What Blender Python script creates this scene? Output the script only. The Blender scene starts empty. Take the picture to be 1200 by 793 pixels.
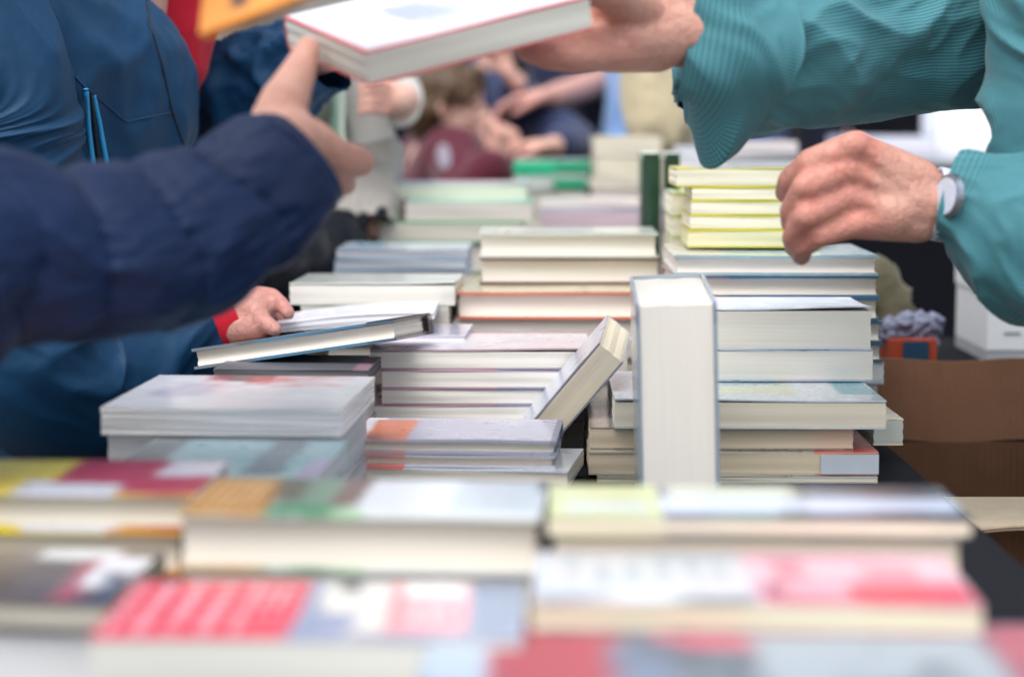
import bpy, bmesh, math, random
from mathutils import Vector, Matrix, noise
from mathutils.bvhtree import BVHTree
random.seed(7)
S = bpy.context.scene
COL = S.collection
R = math.radians
V = Vector
# ---------------------------------------------------------------- camera
CAMZ = 1.095; FP = 2400.0; TABLE = 0.75
PITCH = math.atan((396.5 - 130) / FP)
cd = bpy.data.cameras.new('camera'); cam = bpy.data.objects.new('camera', cd); COL.objects.link(cam)
cd.sensor_width = 36; cd.lens = 36 * FP / 1200; cd.clip_start = .05; cd.clip_end = 500
cam.location = (0, 0, CAMZ); cam.rotation_euler = (R(90) - PITCH, 0, 0)
cd.dof.use_dof = True; cd.dof.focus_distance = 1.98; cd.dof.aperture_fstop = 2.9
S.camera = cam
def at(px, py, Y):
    "pixel of the 1200x793 frame -> world point at distance Y ahead"
    x = (px - 600) / FP; y = -(py - 396.5) / FP
    c, s = math.cos(PITCH), math.sin(PITCH)
    d = V((x, c + y * s, y * c - s))
    return V((0, 0, CAMZ)) + d * (Y / d.y)
def zat(py, Y): return at(600, py, Y).z
# ---------------------------------------------------------------- object helpers
def link(o, parent=None):
    COL.objects.link(o)
    if parent: o.parent = parent
    return o
def mesh_obj(name, bm, mat, parent=None, smooth=False):
    me = bpy.data.meshes.new(name)
    if isinstance(bm, bmesh.types.BMesh):
        bmesh.ops.recalc_face_normals(bm, faces=bm.faces)
        bm.to_mesh(me); bm.free()
    else: me = bm
    if smooth: me.polygons.foreach_set('use_smooth', [True] * len(me.polygons)); me.update()
    me.materials.clear(); me.materials.append(mat)
    return link(bpy.data.objects.new(name, me), parent)
def tag(o, label=None, cat=None, group=None, kind=None):
    if label: o['label'] = label
    if cat: o['category'] = cat
    if group: o['group'] = group
    if kind: o['kind'] = kind
    return o
def empty(name, loc=(0, 0, 0), rz=0):
    o = bpy.data.objects.new(name, None); o.empty_display_size = .05
    o.location = loc; o.rotation_euler = (0, 0, rz); return link(o)
def setparent(ch, root):      # root is a pure translation/rotation; keep world coordinates
    ch.parent = root
    ch.matrix_parent_inverse = Matrix.LocRotScale(root.location, root.rotation_euler, None).inverted()
# ---------------------------------------------------------------- materials
def lin(h):
    h = h.lstrip('#'); c = [int(h[i:i + 2], 16) / 255 for i in (0, 2, 4)]
    return tuple((v / 12.92 if v <= .04045 else ((v + .055) / 1.055) ** 2.4) for v in c) + (1,)
class NT:
    def __init__(s, name):
        s.m = bpy.data.materials.new(name); s.m.use_nodes = True; s.t = s.m.node_tree
        s.b = s.t.nodes['Principled BSDF']
    def n(s, typ, **kw):
        nd = s.t.nodes.new(typ)
        for k, v in kw.items():
            if k.startswith('i_'): nd.inputs[k[2:].replace('_', ' ')].default_value = v
            else: setattr(nd, k, v)
        return nd
    def l(s, a, b): s.t.links.new(a, b)
    def math(s, op, a, b=None, c=None):
        nd = s.n('ShaderNodeMath', operation=op)
        for i, v in enumerate((a, b, c)):
            if v is None: continue
            if isinstance(v, (int, float)): nd.inputs[i].default_value = v
            else: s.l(v, nd.inputs[i])
        return nd.outputs[0]
    def mix(s, fac, a, b, blend='MIX'):
        nd = s.n('ShaderNodeMix', data_type='RGBA', blend_type=blend)
        for i, v in ((0, fac), (6, a), (7, b)):
            if isinstance(v, (int, float, tuple)): nd.inputs[i].default_value = v
            else: s.l(v, nd.inputs[i])
        return nd.outputs[2]
    def noise(s, vec, scale, detail=3, rough=.5):
        nd = s.n('ShaderNodeTexNoise'); nd.inputs['Scale'].default_value = scale
        nd.inputs['Detail'].default_value = detail; nd.inputs['Roughness'].default_value = rough
        if vec: s.l(vec, nd.inputs['Vector'])
        return nd.outputs[0]
    def coord(s, scale=(1, 1, 1), rot=(0, 0, 0), loc=(0, 0, 0), src='Object'):
        tc = s.n('ShaderNodeTexCoord'); mp = s.n('ShaderNodeMapping')
        mp.inputs['Scale'].default_value = scale; mp.inputs['Rotation'].default_value = rot; mp.inputs['Location'].default_value = loc
        s.l(tc.outputs[src], mp.inputs['Vector']); return mp.outputs[0]
    def bump(s, h, strength=.3, dist=.002):
        nd = s.n('ShaderNodeBump'); nd.inputs['Strength'].default_value = strength; nd.inputs['Distance'].default_value = dist
        s.l(h, nd.inputs['Height']); s.l(nd.outputs[0], s.b.inputs['Normal'])
    def base(s, c):
        if isinstance(c, tuple): s.b.inputs['Base Color'].default_value = c
        else: s.l(c, s.b.inputs['Base Color'])
    def set(s, rough=.5, spec=.5, **kw):
        s.b.inputs['Roughness'].default_value = rough; s.b.inputs['Specular IOR Level'].default_value = spec
        for k, v in kw.items(): s.b.inputs[k.replace('_', ' ')].default_value = v
def plain(name, hexc, rough=.6, var=.12, scale=30, spec=.4, bump=0, **kw):
    N = NT(name); co = N.coord(); nz = N.noise(co, scale, 4)
    c = lin(hexc); d = tuple(v * (1 - var) for v in c[:3]) + (1,); e = tuple(min(1, v * (1 + var)) for v in c[:3]) + (1,)
    N.base(N.mix(nz, d, e)); N.set(rough, spec, **kw)
    if bump: N.bump(nz, bump, .002)
    return N.m
_pm = {}
def page_mat(hexc):
    if hexc in _pm: return _pm[hexc]
    N = NT('page_edges_' + hexc.strip('#'))
    fine = N.noise(N.coord((6, 6, 1700)), 1, 2, .7)
    mid = N.noise(N.coord((2.5, 2.5, 260)), 1, 2, .6)
    big = N.noise(N.coord((9, 9, 20)), 1, 3)
    c = lin(hexc)
    k = lambda f, w=(1, 1, 1): tuple(min(1, c[i] * f * w[i]) for i in range(3)) + (1,)
    a = N.mix(N.math('MULTIPLY_ADD', fine, 2.2, -.6), k(.87, (1, 1, .99)), k(1.06))
    N.n('ShaderNodeClamp')
    b = N.mix(N.math('MULTIPLY', N.math('GREATER_THAN', mid, .62), .10), a, k(.86))
    d = N.mix(N.math('MULTIPLY', big, .4), b, k(.94, (1, .99, .97)))
    N.base(d); N.set(.85, .2); N.bump(fine, .15, .0004)
    _pm[hexc] = N.m; return N.m
def cover_mat(name, L, D, base, layers=(), rough=.28, seed=0):
    """a printed cover: colour areas laid out in the cover's own length (0-1) and depth (0-1)"""
    N = NT(name + '_print')
    tc = N.n('ShaderNodeTexCoord'); sx = N.n('ShaderNodeSeparateXYZ'); N.l(tc.outputs['Object'], sx.inputs[0])
    u0 = N.math('DIVIDE', sx.outputs[0], L); v0 = N.math('DIVIDE', sx.outputs[1], D)
    mp = N.coord((1, 1, 1), loc=(seed * 3.1, seed * 1.7, 0))
    wob = N.noise(mp, 16, 3, .6); wob2 = N.noise(N.coord(loc=(seed, 5, 0)), 23, 3, .6)
    col = lin(base)
    for ly in layers:
        k = ly[0]
        if k in 'rt':
            _, x0, x1, y0, y1, hx, am = ly[:7]
            u = N.math('ADD', u0, N.math('MULTIPLY', N.math('SUBTRACT', wob, .5), am)) if am else u0
            v = N.math('ADD', v0, N.math('MULTIPLY', N.math('SUBTRACT', wob2, .5), am * 1.6)) if am else v0
            sf = 1 / (.012 + am * .35) if am else 400
            def sm(q, e, up):
                nd = N.n('ShaderNodeMath', operation='MULTIPLY_ADD', use_clamp=True); N.l(q, nd.inputs[0])
                nd.inputs[1].default_value = sf if up else -sf; nd.inputs[2].default_value = .5 - e * sf if up else .5 + e * sf
                return nd.outputs[0]
            m = N.math('MULTIPLY', N.math('MULTIPLY', sm(u, x0, True), sm(u, x1, False)), N.math('MULTIPLY', sm(v, y0, True), sm(v, y1, False)))
            if k == 't':
                f, ax = ly[7], ly[8]
                w = N.math('SINE', N.math('MULTIPLY', u0 if ax == 'x' else v0, f * 6.283))
                br = N.noise(N.coord((30, 60, 1) if ax == 'x' else (60, 30, 1)), 1, 2, .6)
                m = N.math('MULTIPLY', m, N.math('MULTIPLY', N.math('GREATER_THAN', w, .1), N.math('GREATER_THAN', br, .40)))
            col = N.mix(m, col, lin(hx))
        elif k == 'n':
            _, hx, sc, th = ly[:4]
            nz = N.noise(N.coord(loc=(seed * 2 + sc, sc, 0)), sc, 4, .6)
            m = N.math('MULTIPLY_ADD', nz, 6, -6 * th)
            cl = N.n('ShaderNodeClamp'); N.l(m, cl.inputs[0])
            col = N.mix(cl.outputs[0], col, lin(hx))
    if len(layers) > 2:     # tone of a printed picture
        pn = N.noise(N.coord(loc=(seed, 1, 0)), 34, 5, .65)
        col = N.mix(N.math('MULTIPLY', pn, .24), col, (.16, .17, .2, 1)); col = N.mix(N.math('MULTIPLY', N.noise(N.coord(loc=(3, seed, 0)), 9, 3), .06), col, (.8, .8, .8, 1))
    N.base(col)
    rn = N.noise(N.coord(), 40, 3)
    mr = N.n('ShaderNodeMapRange'); N.l(rn, mr.inputs[0]); mr.inputs[3].default_value = rough * .75; mr.inputs[4].default_value = rough * 1.35
    N.l(mr.outputs[0], N.b.inputs['Roughness']); N.b.inputs['Specular IOR Level'].default_value = .55
    N.b.inputs['Coat Weight'].default_value = .6 if rough < .4 else 0; N.b.inputs['Coat Roughness'].default_value = .12
    N.bump(N.noise(N.coord(), 18, 2), .12, .003)
    return N.m
# ---------------------------------------------------------------- book geometry
def slab(bm, x0, x1, y0, y1, z0, z1, nx=1, ny=1, nz=1, warp=None):
    vs = {}
    def v(i, j, k):
        key = (i, j, k)
        if key not in vs:
            p = V((x0 + (x1 - x0) * i / nx, y0 + (y1 - y0) * j / ny, z0 + (z1 - z0) * k / nz))
            if warp: p = warp(p, i / nx, j / ny, k / nz)
            vs[key] = bm.verts.new(p)
        return vs[key]
    def quad(f, n1, n2):
        for a in range(n1):
            for b in range(n2):
                bm.faces.new([f(a, b), f(a + 1, b), f(a + 1, b + 1), f(a, b + 1)])
    for k in (0, nz): quad(lambda a, b: v(a, b, k), nx, ny)
    for j in (0, ny): quad(lambda a, b: v(a, j, b), nx, nz)
    for i in (0, nx): quad(lambda a, b: v(i, a, b), ny, nz)
BOOKS = []
def book(label, L, D, T, base, layers=(), style='soft', spine='back', page='#ece9e3', lift=0, liftside='front',
         group=None, edge=None, rough=.28, bow=0, seed=None):
    "book lying in its own frame: front-left-bottom corner at the origin, x length, y depth, z thickness"
    seed = len(BOOKS) + 1 if seed is None else seed
    root = empty('book'); BOOKS.append(root)
    tag(root, label, 'book', group)
    hard = style == 'hard'
    ov = .003 if hard else .0003; bt = min(.0028 if hard else .0015, T * .2)
    lo = lambda side: (bt if spine == side else ov)
    rnd = random.Random(seed * 13)
    ph = [rnd.uniform(0, 6) for _ in range(4)]
    def bowz(u, v): return bow * math.sin(math.pi * u) * (1 - .3 * v)
    def pw(p, u, v, w):
        # hollow fore edge, faint waviness of the leaves
        if spine == 'back' and hard: p.y += .0035 * (1 - v) * math.sin(math.pi * w)
        if spine == 'left' and hard: p.x -= .003 * u * math.sin(math.pi * w)
        if spine == 'right' and hard: p.x += .003 * (1 - u) * math.sin(math.pi * w)
        a = .0004
        p.y += .4 * a * math.sin(w * 9 + ph[0]) * (1 if v < .5 else 0) + a * math.sin(u * 5 + ph[1] + w * 3) * (v < .5)
        p.x += a * math.sin(w * 14 + ph[2]) * (1 if u > .5 else -1)
        p.z += bowz(u, v) * w
        return p
    bm = bmesh.new()
    slab(bm, lo('left'), L - lo('right'), lo('front'), D - lo('back'), bt + .0002, T - bt - .0002, 14, 6, 8, pw)
    mesh_obj('page_block', bm, page_mat(page), root)
    bm = bmesh.new()
    def tw(p, u, v, w):
        if lift:
            if liftside == 'front': p.z += lift * max(0, 1 - v * 1.6) ** 2 * (.6 + .4 * math.cos(u * 3 + ph[3]))
            if liftside == 'left': p.z += lift * max(0, 1 - u * 1.8) ** 2
            if liftside == 'right': p.z += lift * max(0, (u - .45) * 1.8) ** 2
        p.z += bowz(u, v)
        p.z += .0004 * math.sin(u * 7 + ph[0]) * (1 - v)
        return p
    slab(bm, 0, L, 0, D, T - bt, T, 16, 8, 1, tw)
    slab(bm, 0, L, 0, D, 0, bt, 1, 1, 1)
    e = .0006
    if spine == 'back': slab(bm, 0, L, D - bt, D + e, bt, T - bt, 4, 1, 4, lambda p, u, v, w: p + V((0, (.004 if hard else .001) * v * math.sin(math.pi * w), 0)))
    if spine == 'front': slab(bm, 0, L, -e, bt, bt, T - bt, 4, 1, 4, lambda p, u, v, w: p + V((0, -(.003 if hard else .001) * (1 - v) * math.sin(math.pi * w), 0)))
    if spine == 'left': slab(bm, -e, bt, 0, D, bt, T - bt, 1, 4, 4, lambda p, u, v, w: p + V((-(.004 if hard else .001) * (1 - u) * math.sin(math.pi * w), 0, 0)))
    if spine == 'right': slab(bm, L - bt, L + e, 0, D, bt, T - bt, 1, 4, 4, lambda p, u, v, w: p + V(((.004 if hard else .001) * u * math.sin(math.pi * w), 0, 0)))
    mesh_obj('cover', bm, cover_mat('cover', L, D, base, layers, rough, seed), root)
    return root
def place(root, loc, yaw=0):
    root.location = loc; root.rotation_euler = (0, 0, -R(yaw))
FILL = 0
def stack(Y, rows, yaw=2.5, group=None, base=TABLE + .004, fill='#d8d2c8', fillcover='#a9b4bc', filllabel=None, jit=1.2):
    """rows from the top down: dict(x0,x1,top,[bot],label,D,...); a row's bottom is the next row's top"""
    z_prev = None
    n = len(rows)
    for i, r in enumerate(rows):
        r = dict(r)
        Yr = Y + r.pop('dy', 0); x0 = r.pop('x0'); x1 = r.pop('x1'); top = r.pop('top'); bot = r.pop('bot', None)
        zt = zat(top, Y) if z_prev is None else z_prev
        zb = zat(rows[i + 1]['top'] if i + 1 < n else bot, Y)
        if i + 1 == n and zb < base: zb = base
        z_prev = zb
        a = at(x0, top, Yr); b = at(x1, top, Yr)
        yw = r.pop('yaw', yaw) + random.uniform(-jit, jit)
        lab = r.pop('label'); D = r.pop('D', .13)
        bk = book(lab, (b.x - a.x) / math.cos(R(yw)), D, zt - zb - .0004, r.pop('base'), group=group, **r)
        place(bk, (a.x, Yr, zb), yw)
    # whatever carries the visible books: plain books down to the cloth
    k = 0
    ax, bx = a.x + .004, b.x - .006
    while z_prev - base > .004:
        t = min(.045, z_prev - base)
        if z_prev - base - t < .012: t = z_prev - base
        bk = book((filllabel or 'plain book') + [', directly under the books in view', ', one further down', ', third one down', ', near the cloth', ', on the cloth', ', lowest'][min(k, 5)],
                  bx - ax, D * .96, t - .0004, fillcover, (), page=fill, group=group)
        place(bk, (ax + .002 * k, Yr + .005 + .003 * k, z_prev - t), yaw)
        z_prev -= t; k += 1
def framed(root, O, X, Y):
    "put a book's frame in space: X along its length, Y along its depth"
    X = X.normalized(); Z = X.cross(Y).normalized(); Y = Z.cross(X)
    m = Matrix((X, Y, Z)).transposed().to_4x4(); m.translation = O
    root.rotation_mode = 'QUATERNION'; root.rotation_quaternion = m.to_quaternion(); root.location = O
# ================================================================ BOOKS
# -- front right, nearest book
GF = 'books at the near end of the table'
nb = book('closest book, cropped by the lower edge, grey blue and red photo cover', .33, .20, .03, '#4d5762',
          [('n', '#7f8b96', 9, .5), ('r', .06, .30, .2, .98, '#a02f3c', .05), ('r', .34, .55, .72, 1, '#b85868', .04), ('r', .28, .36, 0, .8, '#66758c', .1),
           ('r', .5, .86, .1, .9, '#939ea6', .12), ('r', .86, 1, .35, 1, '#a04a58', .08), ('r', .0, .1, 0, 1, '#a3b3c4', .05), ('n', '#3d4652', 14, .58)], group=GF, rough=.55)
a = at(462, 793, .90)
place(nb, (at(470, 800, .86).x, .86, zat(742, 1.03) - .0300), 2)
for k, (t, lb) in enumerate(((.03, 'book directly under the closest book'), (.032, 'book two below the closest book'))):
    b_ = book(lb, .31, .19, t - .0004, '#b9c4cc', (), group=GF)
    place(b_, (nb.location.x + .005, .865, nb.location.z - .03 - (t if k else 0)), 2)
base_n = nb.location.z - .062 + .0
# red and white book
stack(1.0, [dict(x0=104, x1=612, top=746, bot=835, D=.125, label='book with red text panel on the left of its cover, front row', base='#c9ccd8', style='soft',
    layers=[('r', 0, .46, 0, 1, '#e8304a', 0), ('t', .015, .33, .08, .97, '#f4a9b6', 0, 13, 'x'), ('t', .35, .43, .35, .9, '#f0b4bd', 0, 26, 'x'),
            ('r', .46, .60, 0, 1, '#8f9fbe', .08), ('r', .50, .6, .45, 1, '#f1efe6', .1), ('r', .53, .60, .8, 1, '#35364a', .05), ('r', .60, .68, 0, 1, '#e8e6df', .08),
            ('r', .67, .87, .12, 1, '#ef8f95', .05), ('t', .70, .86, .25, .8, '#f7ccd0', 0, 22, 'x'), ('r', .70, .86, .75, 1, '#fbf7f5', .06), ('r', .87, 1, 0, 1, '#7d8da6', .03), ('r', .6, 1, 0, .12, '#8a95ad', .04)],
    page='#cfd0ca', rough=.25)], yaw=1.0, jit=0, group=GF, filllabel='book beneath the red text panel book')
# pink/white book, right
stack(1.03, [dict(x0=622, x1=1148, top=703, bot=740, D=.12, label='pink and white glossy book, front row right, with red lower border', base='#d9ccd4',
    layers=[('r', 0, .5, 0, 1, '#c3cad1', .04), ('t', .05, .45, .3, .9, '#aab6c0', 0, 14, 'x'), ('r', 0, .55, 0, .13, '#6b7078', .1), ('r', .2, .32, 0, .3, '#d3dade', .08), ('r', .5, 1, 0, 1, '#eab3c4', .03), ('n', '#e0cdd6', 20, .52), ('r', .5, .56, .1, .4, '#b04a68', .08),
            ('r', .56, .64, .45, .9, '#cf6c88', .09), ('r', .78, .9, .4, .75, '#dd7d97', .1), ('r', .52, 1, 0, .12, '#cf5a74', .03), ('r', .72, 1, .08, .36, '#e8384f', .05)],
    page='#cfc8b0', rough=.2)], yaw=2.2, jit=0, group=GF, filllabel='book beneath the pink and white one')
# left low
stack(1.12, [dict(x0=-90, x1=128, top=704, bot=738, D=.14, label='book low at left with white, navy and magenta cover', base='#3b3038',
    layers=[('n', '#5a4a44', 20, .45), ('r', .62, .78, .1, .9, '#a03a58', .2), ('r', .72, 1, .3, .85, '#e6eaf4', .12), ('r', .85, 1, .0, .6, '#22365c', .3), ('r', .3, .75, .82, 1.1, '#d7dee2', .1)], page='#a9a49a'),
    ], yaw=3, group=GF, filllabel='grey book at lower left corner', fill='#d4d6d8')
# yellow and red book
GY = 'thick books stacked at front left'
yl = [('r', 0, .60, 0, 1, '#e3c900', .03), ('r', .2, .6, .55, .9, '#efdc4a', .08), ('r', .53, .60, 0, .35, '#c8d0e2', .1), ('r', .60, 1.1, 0, 1, '#b01f45', .04), ('r', .85, 1.1, .5, 1, '#d4d3e2', .06), ('r', .55, .8, -.1, .25, '#d6d9e6', .06)]
stack(1.30, [dict(x0=-230, x1=232, top=573, D=.12, label='thick book with yellow, white and crimson cover at left', base='#e3c900', layers=yl, page='#cbc4b4', style='hard'),
             dict(x0=-226, x1=214, top=618, bot=669, D=.12, label='thick book with yellow and red board edges under the yellow crimson one', base='#e3c900', layers=[('r', .58, .8, 0, 1, '#cfd0d6', 0), ('r', .8, 1, 0, 1, '#c4505c', 0)], page='#cfc7b6', style='hard')],
      yaw=2.5, jit=.4, group=GY, filllabel='book beneath the two yellow edged ones', fill='#cfc7b6', fillcover='#d9b018')
# S2
stack(1.20, [dict(x0=206, x1=632, top=599, bot=668, D=.115, label='thick book with orange, green, brown and white photo cover, centre front', base='#dfe4e8',
    layers=[('r', 0, .24, 0, 1, '#b87d1e', .03), ('t', .03, .2, .1, .9, '#d9b679', 0, 30, 'x'), ('r', 0, .26, 0, .16, '#c08a10', 0), ('r', .24, .46, 0, 1, '#6f8f7c', .06), ('n', '#b9c9b0', 40, .60), ('r', .2, .3, .35, 1.1, '#5c5a48', .12), ('r', .23, .42, 0, .25, '#2f8a58', .05),
            ('r', .40, .50, .25, 1.1, '#6a4b44', .05), ('r', .48, 1, .14, 1.1, '#dbe4ee', .04), ('r', .42, .52, 0, .14, '#9fd0a0', .04), ('r', .52, 1, 0, .12, '#dfe8e6', 0), ('r', .74, 1, .1, 1, '#b8c6d2', .05), ('r', .97, 1, .7, 1, '#27344e', 0)],
    page='#d6cfc3', style='hard')], yaw=4.0, jit=0, group=GY, filllabel='book beneath the orange and green photo book', fill='#e4dfd2', fillcover='#b98a2a')
# BR2
stack(1.16, [dict(x0=642, x1=1136, top=606, bot=628, D=.105, label='flat book with pale yellow panel and blue black band, right of centre', base='#2d3248',
    layers=[('r', 0, .275, 0, 1.1, '#ccd38a', .0), ('r', .05, .24, .2, .5, '#c6cfc9', .05), ('r', .275, 1, .22, .62, '#cfdcf2', .02), ('r', .4, .62, 0, .2, '#2f5a48', .06), ('r', .3, .62, .62, 1.1, '#c6cbb4', .05), ('r', .7, 1, .66, 1.1, '#1f2433', .06), ('n', '#55638c', 30, .66)], page='#e3d6c2', rough=.22),
    ], yaw=1.5, jit=0, group=GF, filllabel='cream book beneath the yellow panel one', fill='#e3d6c2', fillcover='#e2dccf')
# teal grey cover book
stack(1.44, [dict(x0=118, x1=372, top=557, bot=585, D=.165, label='book with blurred teal and grey cover between magazines and yellow book', base='#7fb4bd',
    layers=[('n', '#a6c8cf', 14, .5), ('r', 0, .2, 0, 1.1, '#4e5a60', .12), ('r', .62, .8, .1, 1.1, '#5f7480', .12), ('r', .9, 1, 0, .5, '#a9a4c4', 0)], page='#c8ccd0')],
    yaw=3.5, jit=0, group='books left of centre', filllabel='book beneath the teal and grey cover', fill='#c8ccd0')
# white magazines
wm = []
tops = [477, 483.5, 490, 496, 502]
names = ['top white magazine with faint red spot, at left', 'white magazine second from top at left', 'white magazine third from top at left', 'white magazine fourth from top at left', 'white magazine lowest in view at left']
for i, t in enumerate(tops):
    d = dict(x0=117 + (i > 0) * 1.2 + random.uniform(0, .5), x1=402 - (i > 0), top=t, D=.205, label=names[i], base='#e4e6ee', page='#efefee', style='soft',
             layers=[('r', .25, .55, .78, 1.1, '#5b4f58', .12), ('r', .55, .9, .65, 1.1, '#e3a5aa', .1), ('r', .45, .56, .72, .95, '#c93a44', .06), ('r', .1, .35, .35, .8, '#c9c6d8', .14), ('n', '#eff1f8', 10, .5)] if i == 0 else [], rough=.22)
    if i == 4: d['bot'] = 509
    wm.append(d)
stack(1.62, wm, yaw=3.5, jit=.05, group='white magazines at left', filllabel='magazine beneath the white magazines', fill='#d0d2d6')
# orange edged stack
GO = 'orange edged books left of the standing book'
stack(1.80, [dict(x0=410, x1=652, top=513, D=.125, label='white and violet book with orange patch, top of the low orange edged stack', base='#b9bad0', bow=.0,
        layers=[('r', 0, .1, 0, 1.1, '#e9e8f0', .02), ('r', .06, .27, 0, .9, '#e8865e', .06), ('n', '#cfd0de', 12, .55), ('r', .97, 1, 0, 1, '#5c6f96', 0)], page='#e9e5da', style='hard'),
    dict(x0=416, x1=650, top=531, D=.125, label='book with orange edged corner, second in the low stack', base='#c9cad4', layers=[('r', .02, .25, 0, 1, '#e2542c', 0)], page='#e5ddd2', style='hard'),
    dict(x0=418, x1=664, top=546, bot=566, D=.13, dy=-.004, label='book with bright orange corner and curved pale spine, third in the low stack', base='#c4cbd2', layers=[('r', 0, .22, 0, 1, '#f0561c', 0)], page='#e3dccd', style='soft', yaw=8)],
    yaw=4, jit=.3, group=GO, filllabel='book beneath the orange edged stack', fillcover='#e2542c')
# pink stack
GP = 'rose edged paperbacks left of the leaning book'
pk = [('r', .0, .55, 0, 1, '#cf8f9a', 0), ('r', .55, 1, 0, 1, '#8d90b4', 0)]
stack(2.06, [dict(x0=433, x1=694, top=410, D=.16, label='book with pale rose cover, top of the rose edged pile', base='#d3c4d0', layers=[('r', 0, .3, 0, 1.1, '#eccfd4', .06), ('r', .2, .7, .1, .8, '#d8d4de', .15), ('r', .6, 1, .4, 1, '#c4c3d0', .1), ('r', 0, 1, 0, .03, '#6b3044', 0)], page='#e9e5dc', lift=.002),
    dict(x0=447, x1=694, top=433, D=.155, label='rose edged paperback second from the top', base='#b9b3c6', layers=pk, page='#e9e5dc'),
    dict(x0=447, x1=692, top=455, D=.155, label='rose edged paperback third from the top', base='#b9b3c6', layers=pk, page='#e7e3da'),
    dict(x0=437, x1=690, top=474, bot=494, D=.155, label='rose edged paperback fourth from the top', base='#b9b3c6', layers=pk, page='#e7e3da')],
    yaw=.5, jit=.6, group=GP, filllabel='paperback beneath the rose edged ones', fillcover='#b9b3c6')
# leaning book
lb = book('book leaning to the right against the pile, beside the standing book', .145, .122, .030, '#a8adc4', [('r', 0, 1, 0, .05, '#2c3046', 0), ('r', .05, 1, .1, 1, '#c3cad8', .05)], style='soft', page='#ded4bf', spine='back')
C0 = at(702, 402, 1.925)
up = V((.058, -.0155, .071)).normalized(); w = V((.013, .115, .0145)).normalized()
# thickness axis must point from the far cover to the upper-left cover: X=-up? build frame so Z = up-left
framed(lb, C0 - up * .145 + V((.0232, 0, -.019)), up, w)
# standing book
sb = book('thick book standing upright on its end with pages towards the viewer, at centre', .186, .165, .066, '#a0aeb6', [('r', 0, .97, 0, .04, '#6f879c', 0), ('r', .9, 1, 0, .8, '#4a5f90', .02)], style='hard', page='#ece8e0')
p0 = at(850, 362, 1.66)
framed(sb, V((p0.x - .001, 1.665, TABLE + .006)), V((-.035, -.055, 1)), V((.03, 1, 0)))
# white stack & turquoise book at right
GW = 'books piled right of the standing book'
stack(2.0, [dict(x0=796, x1=1021, top=362, D=.135, label='thick book with white loose cover, top of the pale pile right of the standing book', base='#d9dfea', layers=[('n', '#aebccc', 60, .62), ('n', '#eef2f8', 20, .5)], page='#ebe7df', lift=.004, rough=.4),
    dict(x0=796, x1=1023, top=409, bot=448, D=.135, label='thick pale book under the white covered one', base='#b8c0d2', layers=[('n', '#6f7c98', 60, .55)], page='#ebe7e0')],
    yaw=.6, jit=.3, group=GW, base=zat(469, 1.87) + .0005)
stack(1.87, [dict(x0=720, x1=1038, top=469, D=.215, label='wide book with turquoise and white sky cover under the pale pile', base='#cfdbe6',
      layers=[('r', 0, .3, 0, 1.1, '#a9c2d6', .08), ('r', .3, .7, .2, .8, '#d9dcb8', .12), ('r', .42, .66, .5, 1.1, '#9fc6cf', .1), ('r', .7, .9, .0, 1.1, '#e3ecf4', .08), ('r', .86, 1, .2, 1.1, '#3fa3b4', .05), ('n', '#8fb2c4', 40, .60)], page='#dfd8c6', lift=.002, rough=.25),
    dict(x0=692, x1=1000, top=502, D=.20, dy=.01, label='brown paged book under the turquoise one', base='#8f877c', page='#cfc1ab', layers=[('n', '#5c564f', 60, .5)]),
    dict(x0=690, x1=1029, top=529, D=.20, label='brown paged book with red bordered end flap, low in the pile', base='#b9b3a4', page='#cfc1a9', layers=[('r', .78, 1, 0, 1, '#e0503c', 0)]),
    dict(x0=700, x1=1028, top=556, bot=588, D=.20, dy=-.004, label='grey ended book at the bottom of the turquoise pile', base='#a9aaa4', page='#cdc6b4', layers=[('r', .7, 1, 0, 1, '#bfc8cc', 0)])],
    yaw=.6, jit=.4, group=GW)
low = [b for b in BOOKS if 'red bordered' in b['label']][0]
bm = bmesh.new()
Lw = (at(1029, 529, 1.87).x - at(690, 529, 1.87).x)
slab(bm, Lw * .80, Lw * 1.0, -.0022, -.0008, .0015, .0195)
mesh_obj('flap', bm, plain('flap_grey', '#b9c2cc', .4), low)
# cream book behind, right
stack(1.98, [dict(x0=1024, x1=1059, top=490, bot=529, D=.13, label='narrow cream book sticking out at the right end of the pile', base='#f0e9cf', page='#c9cfcb', layers=[])], yaw=-1, jit=0, group=GW, base=TABLE + .02, filllabel='book beneath the narrow cream one')
# blue hardbacks
GB = 'blue edged hardbacks under the yellow pile'
bl = [('r', 0, .27, 0, 1, '#8a5a5c', 0), ('r', .27, .37, 0, 1, '#1d4f78', 0)]
stack(2.16, [dict(x0=791, x1=1029, top=299, D=.19, label='blue hardback with pale aqua and white cover, top of the blue pile', base='#b9d6dc', layers=[('r', 0, .25, 0, 1.1, '#dad9d2', .04), ('n', '#e8f0f2', 45, .5), ('r', .0, 1, 0, .025, '#2e7f96', 0)], page='#ece5dc', style='hard'),
    dict(x0=790, x1=1031, top=323, D=.17, label='blue hardback second from the top', base='#2f6f9c', layers=bl, page='#ebe3d8', style='hard'),
    dict(x0=793, x1=1031, top=349, D=.17, label='blue hardback third from the top', base='#2a5f7e', layers=bl, page='#e9e4d9', style='hard'),
    dict(x0=796, x1=1034, top=376, D=.17, label='blue hardback fourth from the top', base='#20506e', layers=bl, page='#e6e2d8', style='hard'),
    dict(x0=796, x1=1034, top=402, D=.17, label='blue hardback fifth from the top', base='#20506e', layers=bl, page='#e6e2d8', style='hard'),
    dict(x0=800, x1=1036, top=424, bot=450, D=.17, label='pale blue book at the foot of the blue pile', base='#9fb4c9', page='#d5dbe2', style='soft')],
    yaw=.4, jit=.8, group=GB, filllabel='book beneath the blue hardbacks', fillcover='#8aa4bd')
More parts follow.
